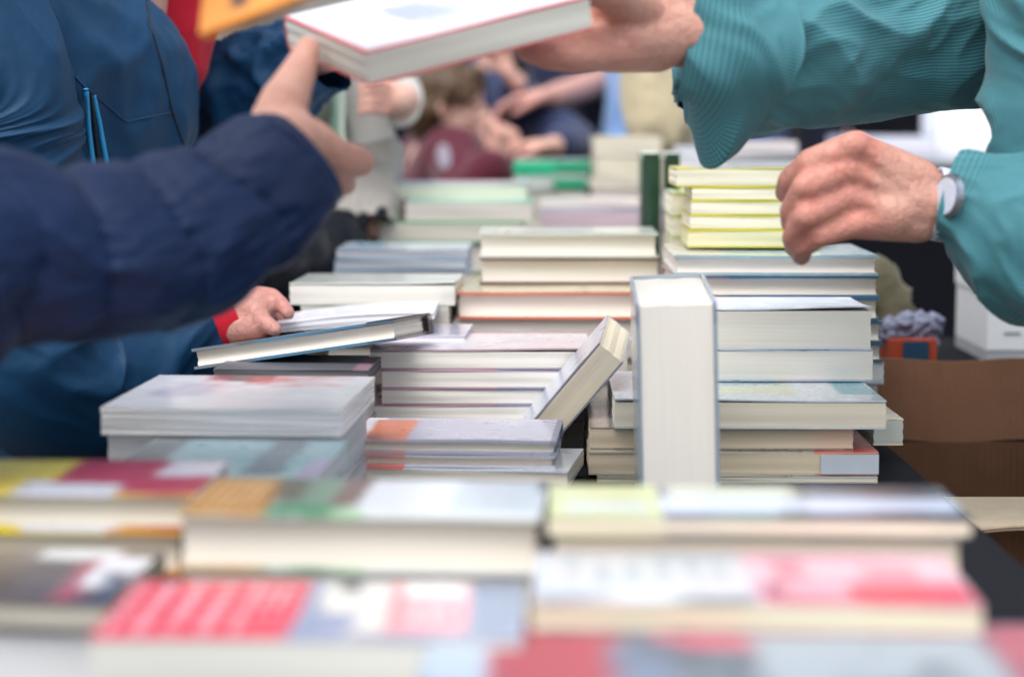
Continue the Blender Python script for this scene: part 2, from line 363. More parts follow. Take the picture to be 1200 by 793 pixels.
# yellow stack sits on blue
GYE = 'yellow edged paperbacks under the resting hand'
yc = '#d9d152'
zb = zat(299, 2.16)
ytops = [(793, 197), (811, 219), (810, 235), (809, 252), (806, 269)]
rows = []
for i, (x, t) in enumerate(ytops):
    rows.append(dict(x0=x, x1=962, top=t, D=.118, label='yellow edged paperback ' + ['topmost, jutting left over the others', 'second from the top', 'third from the top', 'fourth from the top', 'lowest of its pile'][i] + ', beside the hand', base=yc,
        layers=[] if i else [('r', .1, .9, .15, .8, '#c9cfc4', .02)], page='#eee9d2' if i < 4 else '#dfdab4', style='soft'))
rows[-1]['bot'] = 290
stack(2.24, rows, yaw=.5, jit=.9, group=GYE, base=zb + .0005)
# light green edged behind
GL = 'lime edged books behind the yellow pile'
rows = [dict(x0=786 + 2 * (i % 2), x1=960, top=t, D=.13, label='lime edged book ' + w_ + ', peeking out left of the yellow pile', base='#b4cf4a', page='#e6e2cf', layers=[('r', 0, .05, 0, 1, '#e9ecd0', 0)]) for i, (t, w_) in enumerate(((226, 'uppermost'), (253, 'second from top'), (278, 'third from top'), (300, 'fourth from top')))]
rows[-1]['bot'] = 325
stack(2.38, rows, yaw=.8, jit=.6, group=GL, filllabel='book beneath the lime edged ones', fillcover='#b4cf4a')
# dark green standing books
for i, (x0, x1, h) in enumerate(((752, 774, .0), (779, 797, .0))):
    a = at(x0, 180, 2.62 + i * .05); b = at(x1, 180, 2.62 + i * .05)
    T = b.x - a.x; ztop = a.z; zbot = zat(338, 2.62)
    g = book('dark green book standing on end, ' + ('left of the pair' if i == 0 else 'right of the pair, next to the yellow pile'), ztop - zbot, .13, T, '#123a2a', [('r', .96, 1, 0, 1, '#c9d8cf', 0), ('n', '#0d2a20', 30, .5)],
             style='soft', spine='front', page='#cfd8cf', group='dark green standing books', rough=.35)
    framed(g, V((b.x, a.y, zbot)), V((0, 0, 1)), V((.03, 1, 0)))
stack(2.58, [dict(x0=742, x1=800, top=338, bot=360, D=.2, label='dark book lying under the two standing green ones', base='#2a3038', page='#4a4c52')], yaw=0, jit=0, filllabel='dark book deeper under the green pair', fillcover='#2a3038', fill='#6b6b6b')
# centre stack
GC = 'brown edged books at centre'
stack(2.42, [dict(x0=561, x1=771, top=273, D=.14, label='book with pale green cover, top of the brown edged centre pile', base='#c9cfc6', page='#e4dfd6', style='hard', layers=[('r', .1, .9, .3, .8, '#dfe0da', .05)]),
    dict(x0=562, x1=774, top=302, bot=333, D=.14, label='brown edged book second in the centre pile', base='#6a4644', page='#ddd5cb', style='hard')],
    yaw=.8, jit=.3, group=GC, base=zat(333, 2.42) - .0003)
zc = zat(333, 2.42)
stack(2.32, [dict(x0=535, x1=776, top=0, D=.24, label='wide book with olive cover and orange red board edges below the centre pile', base='#b8b48e', page='#eae2d6', style='hard',
    layers=[('n', '#8a6a4e', 30, .52), ('n', '#d9d7b8', 50, .58), ('r', 0, 1, 0, .02, '#c05a40', 0)])] and
    [dict(x0=535, x1=776, top=[y_ / 4 for y_ in range(1200, 1500) if zat(y_ / 4, 2.32) < zc][0], bot=374, D=.24, label='wide book with olive cover and orange board edges below the centre pile', base='#d9683c', page='#eae2d6', style='hard',
    layers=[('r', .01, .99, .02, 1, '#b8b48e', 0), ('n', '#a0805e', 30, .56), ('r', .5, .6, 0, .01, '#d9683c', 0)])],
    yaw=1, jit=.2, group=GC, filllabel='book beneath the orange edged centre book', fillcover='#c9bcc2')
# pinkish flat books just behind the rose pile
stack(2.25, [dict(x0=455, x1=742, top=392, bot=400, D=.05, label='thin grey rose booklet between rose pile and centre pile', base='#c9bcc2', page='#e0dad6', layers=[('n', '#a88f96', 25, .5)], rough=.2)], yaw=1, jit=0, filllabel='thin booklet beneath the grey rose booklet')
# W1 white
GW1 = 'white covered books left of the centre pile'
stack(2.30, [dict(x0=339, x1=533, top=332, D=.15, label='book with glossy white loose cover left of the centre pile', base='#dfe6e2', page='#dedcd3', layers=[('n', '#b4c4bf', 30, .62)], lift=.004, rough=.2),
    dict(x0=352, x1=526, top=357, bot=382, D=.15, label='greenish grey book under the white loose cover', base='#aeb8ac', page='#cfccc0')],
    yaw=2.6, jit=.4, group=GW1, filllabel='book beneath the white loose covered one')
# light blue thin
GLB = 'pale blue paperbacks behind the white covered book'
stack(2.68, [dict(x0=394, x1=548, top=292, D=.15, label='pale blue paperback on top of its pile', base='#c3d6e6', page='#cfd6e2', layers=[('n', '#e9eef6', 25, .5), ('r', .1, .3, .1, .9, '#9fc6dd', .08)], rough=.2),
    dict(x0=392, x1=546, top=304, D=.15, label='pale blue paperback second in its pile', base='#9fc0da', page='#d3d9e2'),
    dict(x0=391, x1=548, top=316, bot=330, D=.15, label='pale blue paperback third in its pile', base='#9fc0da', page='#d3d9e2')],
    yaw=2, jit=.8, group=GLB, filllabel='book beneath the pale blue paperbacks', fillcover='#b8c8d8')
# green stack far
GG = 'green covered books in front of the boy'
stack(3.0, [dict(x0=455, x1=617, top=217, dy=.05, D=.16, label='book with pale blue and white cover, top of the green pile', base='#c3d4e8', page='#cdcfc2', layers=[('r', .3, .9, 0, 1, '#e4e6ea', .08)], lift=.002),
    dict(x0=475, x1=624, top=236, D=.15, label='book with glossy mint cover in the green pile', base='#a9dcb8', page='#d6d1c9', layers=[('n', '#c9ead2', 30, .5), ('r', 0, 1, 0, .02, '#58b47c', 0)]),
    dict(x0=444, x1=612, top=260, bot=284, D=.16, label='book with bright green cover lowest of the green pile', base='#35b463', page='#cfcbc1')],
    yaw=1.5, jit=1, group=GG, filllabel='book beneath the bright green cover', fillcover='#4aa86c')
# pinkish magazines
rows = []
for i, t in enumerate((238, 243, 248, 253, 258, 263)):
    rows.append(dict(x0=633 + (i % 3), x1=755, top=t, D=.2, label='pale pink magazine ' + ['topmost with curved white cover', 'second from the top', 'third from the top', 'fourth from the top', 'fifth from the top', 'sixth from the top'][i] + ', left of the green books',
                     base=['#efe3e2', '#c7c9e0', '#dcc6d4', '#dcc3cf', '#d9bfcb', '#d8c2cc'][i], page=['#f0e8e6', '#cfd0e2', '#dfccd6', '#e0c9d3', '#dccad2', '#dccad2'][i], style='soft', bow=.008 if i == 0 else 0))
rows[-1]['bot'] = 268
stack(3.25, rows, yaw=1, jit=.8, group='pale pink magazines left of the green books', filllabel='magazine beneath the pink magazines', fillcover='#d8c6cf')
# jade boxes-like books
GJ = 'jade green books beside the children'
stack(3.75, [dict(x0=602, x1=655, top=188, D=.14, label='white topped jade book nearest the boy', base='#12b584', page='#12a97c', layers=[('r', .02, .98, .02, 1, '#cfdce2', 0)], spine='front'),
    dict(x0=602, x1=656, top=206, bot=222, D=.14, label='jade and white book lowest beside the boy', base='#c9d8d4', page='#c9d2cf')], yaw=0, jit=1, group=GJ, filllabel='book beneath the jade books by the boy')
stack(3.72, [dict(x0=652, x1=692, top=188, D=.15, label='jade book right of the white topped one', base='#0e9a70', page='#0e9a70', layers=[('r', .02, .98, .02, 1, '#d4dce6', 0)], spine='front'),
    dict(x0=648, x1=690, top=204, D=.15, label='pale grey book between two jade ones', base='#b9c8cc', page='#c9cfce'),
    dict(x0=650, x1=690, top=209, bot=222, D=.15, label='jade book lowest right of the boy', base='#0f9f72', page='#0f9f72', spine='front')], yaw=0, jit=1, group=GJ, filllabel='book beneath the right jade books')
# far cream stack
GFC = 'cream books at the far end'
rows = [dict(x0=694 + random.uniform(-2, 5), x1=775, top=t, D=.15, label='cream book ' + w_ + ' in the far pile under the beige trousers', base=c, page='#d9d3bd', spine='back') for t, w_, c in ((160, 'topmost', '#dfd8c8'), (172, 'second', '#d9dce2'), (182, 'third', '#c8cdb4'), (200, 'fourth', '#dcdcd6'), (212, 'fifth', '#d9ccd2'))]
rows[-1]['bot'] = 222
stack(3.55, rows, yaw=0, jit=1.5, group=GFC, filllabel='book beneath the far cream pile')
# far right piles beyond the yellow stack
GFR = 'magazines stacked far right of centre'
rows = [dict(x0=835 + random.uniform(-3, 4), x1=935, top=t, D=.2, label='magazine ' + w_ + ' in the far pile behind the yellow books', base=c, page=c, spine='back') for t, w_, c in ((166, 'topmost', '#e3dcdc'), (172, 'second from top', '#d8d4d6'), (179, 'third from top', '#d9d9de'), (186, 'fourth from top', '#50565e'), (190, 'fifth from top', '#dfe3ea'))]
rows[-1]['bot'] = 200
stack(3.6, rows, yaw=0, jit=1.5, group=GFR, filllabel='magazine beneath the far pile')
rows = [dict(x0=985 + random.uniform(-3, 4), x1=1096, top=t, D=.2, label='magazine ' + w_ + ' in the far pile above the resting hand', base=c, page=c, spine='back') for t, w_, c in ((160, 'topmost', '#d6daea'), (167, 'second from top', '#e0e0ea'), (173, 'third from top', '#cfcbd6'), (180, 'fourth from top', '#c3c6d0'))]
rows[-1]['bot'] = 187
CZ = zat(187, 4.2)
stack(4.2, rows, yaw=0, jit=1.5, group=GFR, base=CZ)
rows = [dict(x0=800, x1=838, top=172, D=.15, label='pale blue and white booklet beside the shirt cuff', base='#c9d6e4', page='#d9dce4'), dict(x0=796, x1=850, top=184, bot=200, D=.15, label='white booklet under the pale blue one beside the cuff', base='#e4e0e6', page='#e2e2e8')]
stack(3.15, rows, yaw=0, jit=1, group=GFR, filllabel='booklet beneath the white one by the cuff')
# dark flat book near tilted one
stack(1.96, [dict(x0=250, x1=432, top=432, bot=447, D=.12, label='dark grey book under the tilted blue book', base='#54555c', page='#6a6a6e', layers=[('r', .9, 1, 0, 1, '#8a6a78', .04)], rough=.4)], yaw=3, jit=0, filllabel='book deeper under the dark grey one')
stack(2.16, [dict(x0=380, x1=545, top=392, bot=402, D=.12, label='pale lilac booklet behind the tilted blue book', base='#c9c8dc', page='#dcdce4', rough=.2)], yaw=3, jit=0, filllabel='book beneath the lilac booklet')
# tilted book with black spiral-like spine end
tb = book('blue edged hardback tilted up to the right with black netted spine end', .212, .13, .0205, '#3a7799', [('r', 0, .30, 0, 1, '#8f7f78', 0), ('r', .22, .30, 0, .9, '#3c5a64', .05), ('r', .86, 1, 0, 1.1, '#15171c', .0), ('r', .32, .86, .1, .9, '#8fb6c8', .1)], style='hard', page='#e9e3d8', rough=.3)
o = at(228, 433, 2.03)
xa = at(472, 398, 1.985) - o
ya = V((.27, .96, -0.045))
framed(tb, o, xa, ya)
bm = bmesh.new()
for k in range(8):
    zz = .0004 + k * .0025
    slab(bm, .2105, .2150, .112, .1325, zz, zz + .0016)
slab(bm, .184, .2140, .0005, .1315, .0206, .0218)
mesh_obj('spine_band', bm, plain('black_net', '#15161b', .5), tb)
ob = book('open white booklet under the hand with red cuff', .19, .13, .006, '#dfe0e8', [('n', '#cfd0da', 20, .5), ('t', .1, .9, .1, .9, '#a9abb8', 0, 16, 'y')], style='soft', page='#e4e4ea', rough=.5, bow=.006)
o = at(300, 392, 2.16); framed(ob, o, at(470, 377, 2.16) - o, V((.05, 1, .01)))
# held book
hb = book('white book with thin red cover rim handed over in mid air between two people', .192, .148, .026, '#e8434a', [('r', .018, .985, .022, 1, '#e9ebf4', 0), ('r', .35, .7, .2, .62, '#c9cfe6', .16), ('r', .3, .5, .35, .7, '#aab4d4', .16), ('r', .05, .3, .4, .8, '#efe9f0', .1), ('r', .85, 1, .85, 1.1, '#d8707c', .1)],
          style='soft', page='#dfe0d8', spine='back', rough=.3)
C = at(428, 61, 1.50); Rr = at(690, -4, 1.585); Lf = at(320, 23, 1.62)
X = (Rr - C).normalized(); Yd = (Lf - C)
Z = X.cross(Yd).normalized()
framed(hb, C - Z * .026, X, Yd)
# orange booklet, upper left
og = book('orange booklet with small black mark at the top edge, held by the quilted jacket person', .16, .24, .006, '#f0982a', [('r', .14, .22, .04, .17, '#2a1c14', .06), ('n', '#e8881c', 12, .5), ('r', 0, .1, .3, 1, '#f4b060', .1)], style='soft', page='#e89a38', rough=.45)
o = at(240, 47, 1.30)
framed(og, o, at(372, -4, 1.27) - o, V((-.02, .5, .6)))
# ================================================================ PEOPLE
def capsule(bm, p0, r0, p1, r1, seg=14):
    p0 = V(p0); p1 = V(p1); d = p1 - p0; ln = d.length
    d = d.normalized() if ln > 1e-6 else V((0, 0, 1))
    a = d.orthogonal().normalized(); b = d.cross(a)
    rings = []
    for k in range(1, 5): t = -math.pi / 2 + k * math.pi / 10; rings.append((p0 + d * r0 * math.sin(t), r0 * math.cos(t)))
    rings.append((p0, r0)); rings.append((p1, r1))
    for k in range(1, 5): t = k * math.pi / 10; rings.append((p1 + d * r1 * math.sin(t), r1 * math.cos(t)))
    vv = [[bm.verts.new(c + (a * math.cos(2 * math.pi * i / seg) + b * math.sin(2 * math.pi * i / seg)) * r) for i in range(seg)] for c, r in rings]
    s0 = bm.verts.new(p0 - d * r0); s1 = bm.verts.new(p1 + d * r1)
    for k in range(len(vv) - 1):
        for i in range(seg): j = (i + 1) % seg; bm.faces.new([vv[k][i], vv[k][j], vv[k + 1][j], vv[k + 1][i]])
    for i in range(seg):
        j = (i + 1) % seg; bm.faces.new([s0, vv[0][j], vv[0][i]]); bm.faces.new([s1, vv[-1][i], vv[-1][j]])
def ellipsoid(bm, c, r, F=V((0, 1, 0)), U=V((0, 0, 1))):
    Rt = F.cross(U).normalized(); U2 = Rt.cross(F).normalized()
    m = Matrix((Rt * r[0], F.normalized() * r[1], U2 * r[2])).transposed().to_4x4(); m.translation = V(c)
    bmesh.ops.create_uvsphere(bm, u_segments=20, v_segments=14, radius=1, matrix=m)
def bake(bm, voxel, smooth=3, sfac=.5):
    me = bpy.data.meshes.new('tmp'); bmesh.ops.recalc_face_normals(bm, faces=bm.faces); bm.to_mesh(me); bm.free()
    o = bpy.data.objects.new('tmp', me); COL.objects.link(o)
    md = o.modifiers.new('r', 'REMESH'); md.mode = 'VOXEL'; md.voxel_size = voxel
    if smooth:
        ms = o.modifiers.new('s', 'SMOOTH'); ms.iterations = smooth; ms.factor = sfac
    dg = bpy.context.evaluated_depsgraph_get(); dg.update()
    out = bpy.data.meshes.new_from_object(o.evaluated_get(dg))
    bpy.data.objects.remove(o); bpy.data.meshes.remove(me)
    return out
def displace(me, fn):
    me.update()
    ns = [v.normal.copy() for v in me.vertices]
    for v, n in zip(me.vertices, ns): v.co = v.co + n * fn(v.co, n)
    me.update()
def folds(amp, scale, stretch=(1, 1, 1), seed=0):
    def f(co, n):
        p = V((co.x * stretch[0], co.y * stretch[1], co.z * stretch[2])) * scale + V((seed, seed * 2.3, seed * .7))
        wv = noise.noise_vector(p * .5) * .8
        a = 1 - abs(noise.noise(p + wv)) * 2.4
        b = 1 - abs(noise.noise(p * 2.1 + wv * 2)) * 2.4; c = 1 - abs(noise.noise(p * 4.5 + wv * 3)) * 2.4
        return amp * (max(a, 0) ** 1.5 + .42 * max(b, 0) + .16 * max(c, 0) - .5)
    return f
def skin(name, h, red=.5):
    N = NT(name); co = N.coord()
    c = lin(h); a = N.noise(co, 38, 4, .6); b = N.noise(co, 420, 3); d = N.noise(co, 110, 3, .6)
    pale = (min(1, c[0] * 1.08), min(1, c[1] * 1.13), min(1, c[2] * 1.15), 1)
    rd = (c[0] * 1.0, c[1] * (1 - red * .55), c[2] * (1 - red * .5), 1)
    m = N.math('MULTIPLY_ADD', a, 4.2, -1.7); cl = N.n('ShaderNodeClamp'); N.l(m, cl.inputs[0])
    at_ = N.n('ShaderNodeAttribute', attribute_name='flush')
    k = N.math('ADD', N.math('MULTIPLY', cl.outputs[0], .34), N.math('MULTIPLY', at_.outputs['Fac'], .62)); cl2 = N.n('ShaderNodeClamp'); N.l(k, cl2.inputs[0])
    N.base(N.mix(N.math('MULTIPLY', d, .35), N.mix(cl2.outputs[0], pale, rd), (c[0] * .8, c[1] * .62, c[2] * .55, 1))); N.set(.52, .35, Subsurface_Weight=.1, Subsurface_Scale=.005)
    N.b.inputs['Subsurface Radius'].default_value = (1, .35, .2)
    # creases: thin ridged lines in the skin
    e = N.math('ABSOLUTE', N.math('SUBTRACT', N.noise(co, 75, 4, .65), .5)); e2 = N.n('ShaderNodeMapRange'); N.l(e, e2.inputs[0]); e2.inputs[2].default_value = .05
    N.bump(N.math('ADD', N.math('MULTIPLY', e2.outputs[0], .7), N.math('ADD', N.math('MULTIPLY', d, .8), N.math('MULTIPLY', b, .3))), .55, .0022)
    return N.m
def flush(me, pts, rad=.016):
    at_ = me.attributes.new('flush', 'FLOAT', 'POINT'); vals = []
    lo = V([min(p[i] for p in pts) - .05 for i in range(3)]); hi = V([max(p[i] for p in pts) + .05 for i in range(3)])
    for v in me.vertices:
        c = v.co
        if lo.x < c.x < hi.x and lo.y < c.y < hi.y and lo.z < c.z < hi.z:
            vals.append(min(1, sum(math.exp(-((c - p).length / rad) ** 2) for p in pts)))
        else: vals.append(0)
    at_.data.foreach_set('value', vals)
SK_A = skin('skin_pale', '#cfa392', .35); SK_C = skin('skin_ruddy', '#c39484', .55); SK_B = skin('skin_tan', '#c0958a', .4); SK_F = skin('skin_fair', '#d2aa9a', .3)
def cloth(name, hexc, rough=.75, fine=900, bump=.2, var=.1, sheen=.2, spec=.3):
    N = NT(name); co = N.coord(); a = N.noise(co, 12, 3); b = N.noise(co, fine, 2)
    c = lin(hexc); N.base(N.mix(a, tuple(v * (1 - var) for v in c[:3]) + (1,), tuple(min(1, v * (1 + var)) for v in c[:3]) + (1,)))
    N.set(rough, spec if max(c[:3]) > .03 else .15, Sheen_Weight=sheen if max(c[:3]) > .03 else 0); N.bump(b, bump, .0008); return N.m
def check_cloth(name, hexc, hexl, per=.0024, uv=True, rot=0):
    N = NT(name)
    if uv: co = N.coord(src='UV')
    else: co = N.coord(rot=(0, 0, 0))
    wn = N.noise(N.coord(), 9, 3)
    s = N.n('ShaderNodeSeparateXYZ'); N.l(co, s.inputs[0])
    if uv: va, vb = s.outputs[1], s.outputs[0]
    else: va, vb = s.outputs[2], N.math('ADD', s.outputs[0], s.outputs[1])
    va = N.math('ADD', va, N.math('MULTIPLY', wn, .012))
    l1 = N.math('SINE', N.math('MULTIPLY', va, 6.283 / per)); l2 = N.math('SINE', N.math('MULTIPLY', vb, 6.283 / (per * 1.0)))
    m = N.math('ADD', N.math('MULTIPLY', N.math('GREATER_THAN', l1, .35), .45), N.math('MULTIPLY', N.math('GREATER_THAN', l2, .6), .22))
    N.base(N.mix(m, lin(hexc), lin(hexl))); N.set(.75, .25, Sheen_Weight=.12); N.bump(N.noise(N.coord(), 60, 3), .25, .002); return N.m
def tube(path, nlen, nseg, rfn=None, closed_ends=(False, False), thick=0):
    """path: [(point, radius_up, radius_side)] -> mesh with UV in metres; rfn(t, th, s) gives an extra radius"""
    pts = [V(p[0]) for p in path]; ra = [p[1] for p in path]; rb = [p[2] if len(p) > 2 else p[1] for p in path]
    n = len(pts)
    def cr(a, t):
        i = min(int(t * (n - 1)), n - 2); f = t * (n - 1) - i
        g = lambda k: a[max(0, min(n - 1, k))]
        p0, p1, p2, p3 = g(i - 1), g(i), g(i + 1), g(i + 2)
        return .5 * ((2 * p1) + (p2 - p0) * f + (2 * p0 - 5 * p1 + 4 * p2 - p3) * f * f + (3 * p1 - p0 - 3 * p2 + p3) * f ** 3)
    bm = bmesh.new(); uvl = bm.loops.layers.uv.new('UVMap')
    rows = []; s = 0; prev = None; ups = V((0, 0, 1))
    for k in range(nlen + 1):
        t = k / nlen; c = cr(pts, t); e = (cr(pts, min(1, t + .01)) - cr(pts, max(0, t - .01))).normalized()
        if prev is not None: s += (c - prev).length
        prev = c
        side = e.cross(ups).normalized(); up = side.cross(e)
        A, B = cr(ra, t), cr(rb, t)
        row = []
        for i in range(nseg):
            th = 2 * math.pi * i / nseg
            ex = rfn(t, th, s) if rfn else 0
            row.append(bm.verts.new(c + up * math.cos(th) * (A + ex) + side * math.sin(th) * (B + ex)))
        rows.append((row, s, (A + B) / 2))
    for k in range(nlen):
        for i in range(nseg):
            j = (i + 1) % nseg
            f = bm.faces.new([rows[k][0][i], rows[k][0][j], rows[k + 1][0][j], rows[k + 1][0][i]])
            us = [(rows[k][1], i), (rows[k][1], i + 1), (rows[k + 1][1], i + 1), (rows[k + 1][1], i)]
            for lp, (u, a_) in zip(f.loops, us): lp[uvl].uv = (u, a_ / nseg * 6.283 * .06)
    for end, fl in ((0, closed_ends[0]), (-1, closed_ends[1])):
        if fl:
            r = rows[end][0]; c = sum((v.co for v in r), V()) / len(r); cv = bm.verts.new(c)
            for i in range(nseg): bm.faces.new([r[i], r[(i + 1) % nseg], cv])
    bm.normal_update()
    return bm
def sleeve_folds(amp, n_around=2.5, per=.05, seed=0, skew=0):
    def f(t, th, s):
        p = V(((s + skew * math.sin(th) * 2) / per, math.cos(th) * n_around * .5, math.sin(th) * n_around * .5)) + V((seed * 7.1, seed, 0))
        w = noise.noise_vector(p * .4) * 1.2
        a = 1 - abs(noise.noise(p + w)) * 2.2; b = 1 - abs(noise.noise(p * 2.1 + w * 1.7)) * 2.4
        c = 1 - abs(noise.noise(p * 4.3 + w * 3)) * 2.4
        return amp * (max(a, 0) ** 1.6 - .45 + .26 * max(b, 0) ** 1.4 + .05 * max(c, 0))
    return f
def hand_auto(W, D, N, thumb, sc=1.0, curl=.5, spread=.12):
    "W wrist, D direction of the fingers, N direction out of the palm, thumb: unit vector to the thumb side"
    D = D.normalized(); T = (thumb - D * thumb.dot(D)).normalized(); N = (N - D * N.dot(D) - T * N.dot(T)).normalized()
    segs = []
    lens = [(.040, .024, .020), (.044, .028, .021), (.041, .026, .020), (.032, .020, .018)]
    for i in range(4):
        off = (1.5 - i) * .0205
        k = W + (D * (.088 - .004 * abs(i - 1)) + T * off) * sc
        segs.append((W + T * off * .55 * sc, .0155 * sc, k, .0112 * sc))
        ang = 0; p = k; dd = (D + T * spread * (1.5 - i) * .5).normalized(); r = (.0098, .0088, .0080, .0068)
        for q in range(3):
            ang += curl * (.6, 1, .8)[q] * (1 + .06 * i)
            d2 = dd * math.cos(ang) + N * math.sin(ang); e = p + d2 * lens[i][q] * sc
            rr = (1 if i < 3 else .85) * sc
            segs.append((p, r[q] * rr, e, r[q + 1] * rr)); p = e
    b = W + (D * .018 + T * .022 + N * .006) * sc; m = b + (D * .030 + T * .024 + N * .014) * sc
    e = m + (D * .030 + T * .010 + N * .012) * sc; f = e + (D * .024 + T * .001 + N * .008) * sc
    segs += [(b, .0165 * sc, m, .0115 * sc), (m, .0115 * sc, e, .0100 * sc), (e, .0100 * sc, f, .0080 * sc), (W, .018 * sc, m, .011 * sc)]
    return segs
def head_parts(c, F, sc):
    "c = centre of head, F = facing direction, sc = head height / .225"
    F = F.normalized(); U = V((0, 0, 1)); U = (U - F * U.dot(F)).normalized(); L = U.cross(F)
    P = lambda f, l, u: c + (F * f + L * l + U * u) * sc
    def build(bm):
        ellipsoid(bm, P(-.008, 0, .03), (.074 * sc, .092 * sc, .082 * sc), F, U)
        ellipsoid(bm, P(.022, 0, -.03), (.056 * sc, .062 * sc, .070 * sc), F, U)
        ellipsoid(bm, P(.050, 0, -.085), (.026 * sc, .026 * sc, .020 * sc), F, U)
        capsule(bm, P(.078, 0, .012), .008 * sc, P(.098, 0, -.022), .0125 * sc)
        capsule(bm, P(.086, .012, -.026), .0085 * sc, P(.086, -.012, -.026), .0085 * sc)
        for s in (1, -1):
            capsule(bm, P(.074, s * .012, .022), .008 * sc, P(.062, s * .046, .022), .009 * sc)
            capsule(bm, P(.056, s * .034, -.020), .018 * sc, P(.05, s * .030, -.035), .015 * sc)
            capsule(bm, P(-.004, s * .076, .012), .008 * sc, P(.0, s * .073, -.022), .006 * sc)
            capsule(bm, P(-.006, s * .083, .014), .005 * sc, P(-.010, s * .083, -.008), .005 * sc)
        capsule(bm, P(.080, .016, -.050), .006 * sc, P(.080, -.016, -.050), .006 * sc)
        capsule(bm, P(.078, .014, -.061), .007 * sc, P(.078, -.014, -.061), .007 * sc)
    eyes = [P(.0665, s * .030, .004) for s in (1, -1)]
    return build, eyes, P, F, U
def person(label, x, y, face, h=1.68, lean=0, side=0, arms=None, hands=None, skinm=SK_F, top='#333', topmat=None, pants='#22242a', hair='#3a2a1e', voxel=.012, vbody=.006,
           hood=False, infl=.012, group=None, sleeves=None, headdir=None, foldamp=.006, head=None, headsc=1.0, width=1.0, sit=False, zoff=0, hairlong=False, hairbulk=0, torso_name='jacket', legs=True):
    F = V((math.cos(R(face)), math.sin(R(face)), 0)); L = V((0, 0, 1)).cross(F); U = V((0, 0, 1))
    O = V((x, y, zoff))
    root = empty('person', (x, y, 0)); tag(root, label, 'person', group)
    pel = O + U * .52 * h; chest = pel + U * .17 * h + F * lean * .6 + L * side * .5; nb_ = pel + U * .285 * h + F * lean + L * side
    hc = (nb_ + U * .115 * h + F * (.02 + lean * .25)) if head is None else V(head)
    sh = {s: nb_ + L * (.115 * h * width) * s - U * .012 * h for s in (1, -1)}
    arms = arms or {}; hands = hands or {}
    el, wr = {}, {}
    for s in (1, -1):
        if s in arms:
            a_ = arms[s]; el[s], wr[s] = V(a_[0]), V(a_[1])
            if len(a_) > 2: sh[s] = V(a_[2])
        else: el[s] = sh[s] - U * .175 * h + L * s * .03 - F * .02; wr[s] = el[s] - U * .14 * h + F * .05
    hip = {s: pel + L * .05 * h * s - U * .02 * h for s in (1, -1)}
    kn = {s: O + L * .055 * h * s + U * .27 * h + F * .015 for s in (1, -1)}
    an = {s: O + L * .055 * h * s + U * .045 * h for s in (1, -1)}
    build, eyes, P, hF, hU = head_parts(hc, headdir or F, headsc * h / 7.5 / .225 * (1.0))
    bm = bmesh.new(); build(bm)
    capsule(bm, hc - U * .05 * h * .6, .032 * h, nb_, .036 * h)
    capsule(bm, sh[1], .028 * h, sh[-1], .028 * h); capsule(bm, nb_, .05 * h, chest, .062 * h); capsule(bm, chest, .062 * h, pel, .06 * h)
    for s in (1, -1):
        capsule(bm, sh[s], .027 * h, el[s], .022 * h); capsule(bm, el[s], .022 * h, wr[s], .0165 * h)
        capsule(bm, nb_, .03 * h, sh[s], .027 * h)
        if legs: capsule(bm, hip[s], .045 * h, kn[s], .031 * h); capsule(bm, kn[s], .031 * h, an[s], .02 * h)
        if s in hands:
            for (p0, r0, p1, r1) in hands[s]: capsule(bm, p0, r0, p1, r1)
        else:
            d = (wr[s] - el[s]).normalized()
            for (p0, r0, p1, r1) in hand_auto(wr[s] + d * .005, d, -L * s, F, h / 1.75): capsule(bm, p0, r0, p1, r1)
    me = bake(bm, vbody, 2, .4)
    if hands: flush(me, [V(g_[2]) for s_ in hands for g_ in hands[s_]])
    b = mesh_obj('body', me, skinm, None, True); setparent(b, root)
    # eyes
    for e in eyes:
        bm = bmesh.new(); ellipsoid(bm, e, (.0085 * h / 1.7,) * 3, hF, hU)
        o_ = mesh_obj('eye', bm, EYE, None, True); setparent(o_, root)
    # hair
    k = headsc * h / 7.5 / .225
    bm = bmesh.new()
    hp = lambda f, l, u: hc + (hF * f + hU.cross(hF) * l + hU * u) * k
    ellipsoid(bm, hp(-.022, 0, .045), (.082 * k, .094 * k, .080 * k), hF, hU)
    ellipsoid(bm, hp(-.045, 0, .0), (.078 * k, .062 * k, .085 * k if not hairlong else .14 * k), hF, hU)
    for s in (1, -1): capsule(bm, hp(.02, s * .068, .05), .022 * k, hp(-.03, s * .07, -.015), .016 * k)
    if hairbulk:      # bowl cut hanging to the ears
        for s in (1, -1): capsule(bm, hp(.035, s * .055, .045), hairbulk * k, hp(-.05, s * .058, -.01), (hairbulk + .006) * k); capsule(bm, hp(.066, s * .03, .055), .020 * k, hp(.04, s * .062, .03), .022 * k)
    capsule(bm, hp(.062, .03, .082), .020 * k, hp(.058, -.035, .078), .022 * k)
    me = bake(bm, max(.005, vbody), 1, .4); displace(me, folds(.006, 70, (1, 1, .2), 3))
    o_ = mesh_obj('hair', me, HAIR(hair), None, True); setparent(o_, root)
    # jacket torso
    g = infl
    bm = bmesh.new()
    capsule(bm, sh[1] - L * .01, .034 * h + g, sh[-1] + L * .01, .034 * h + g)
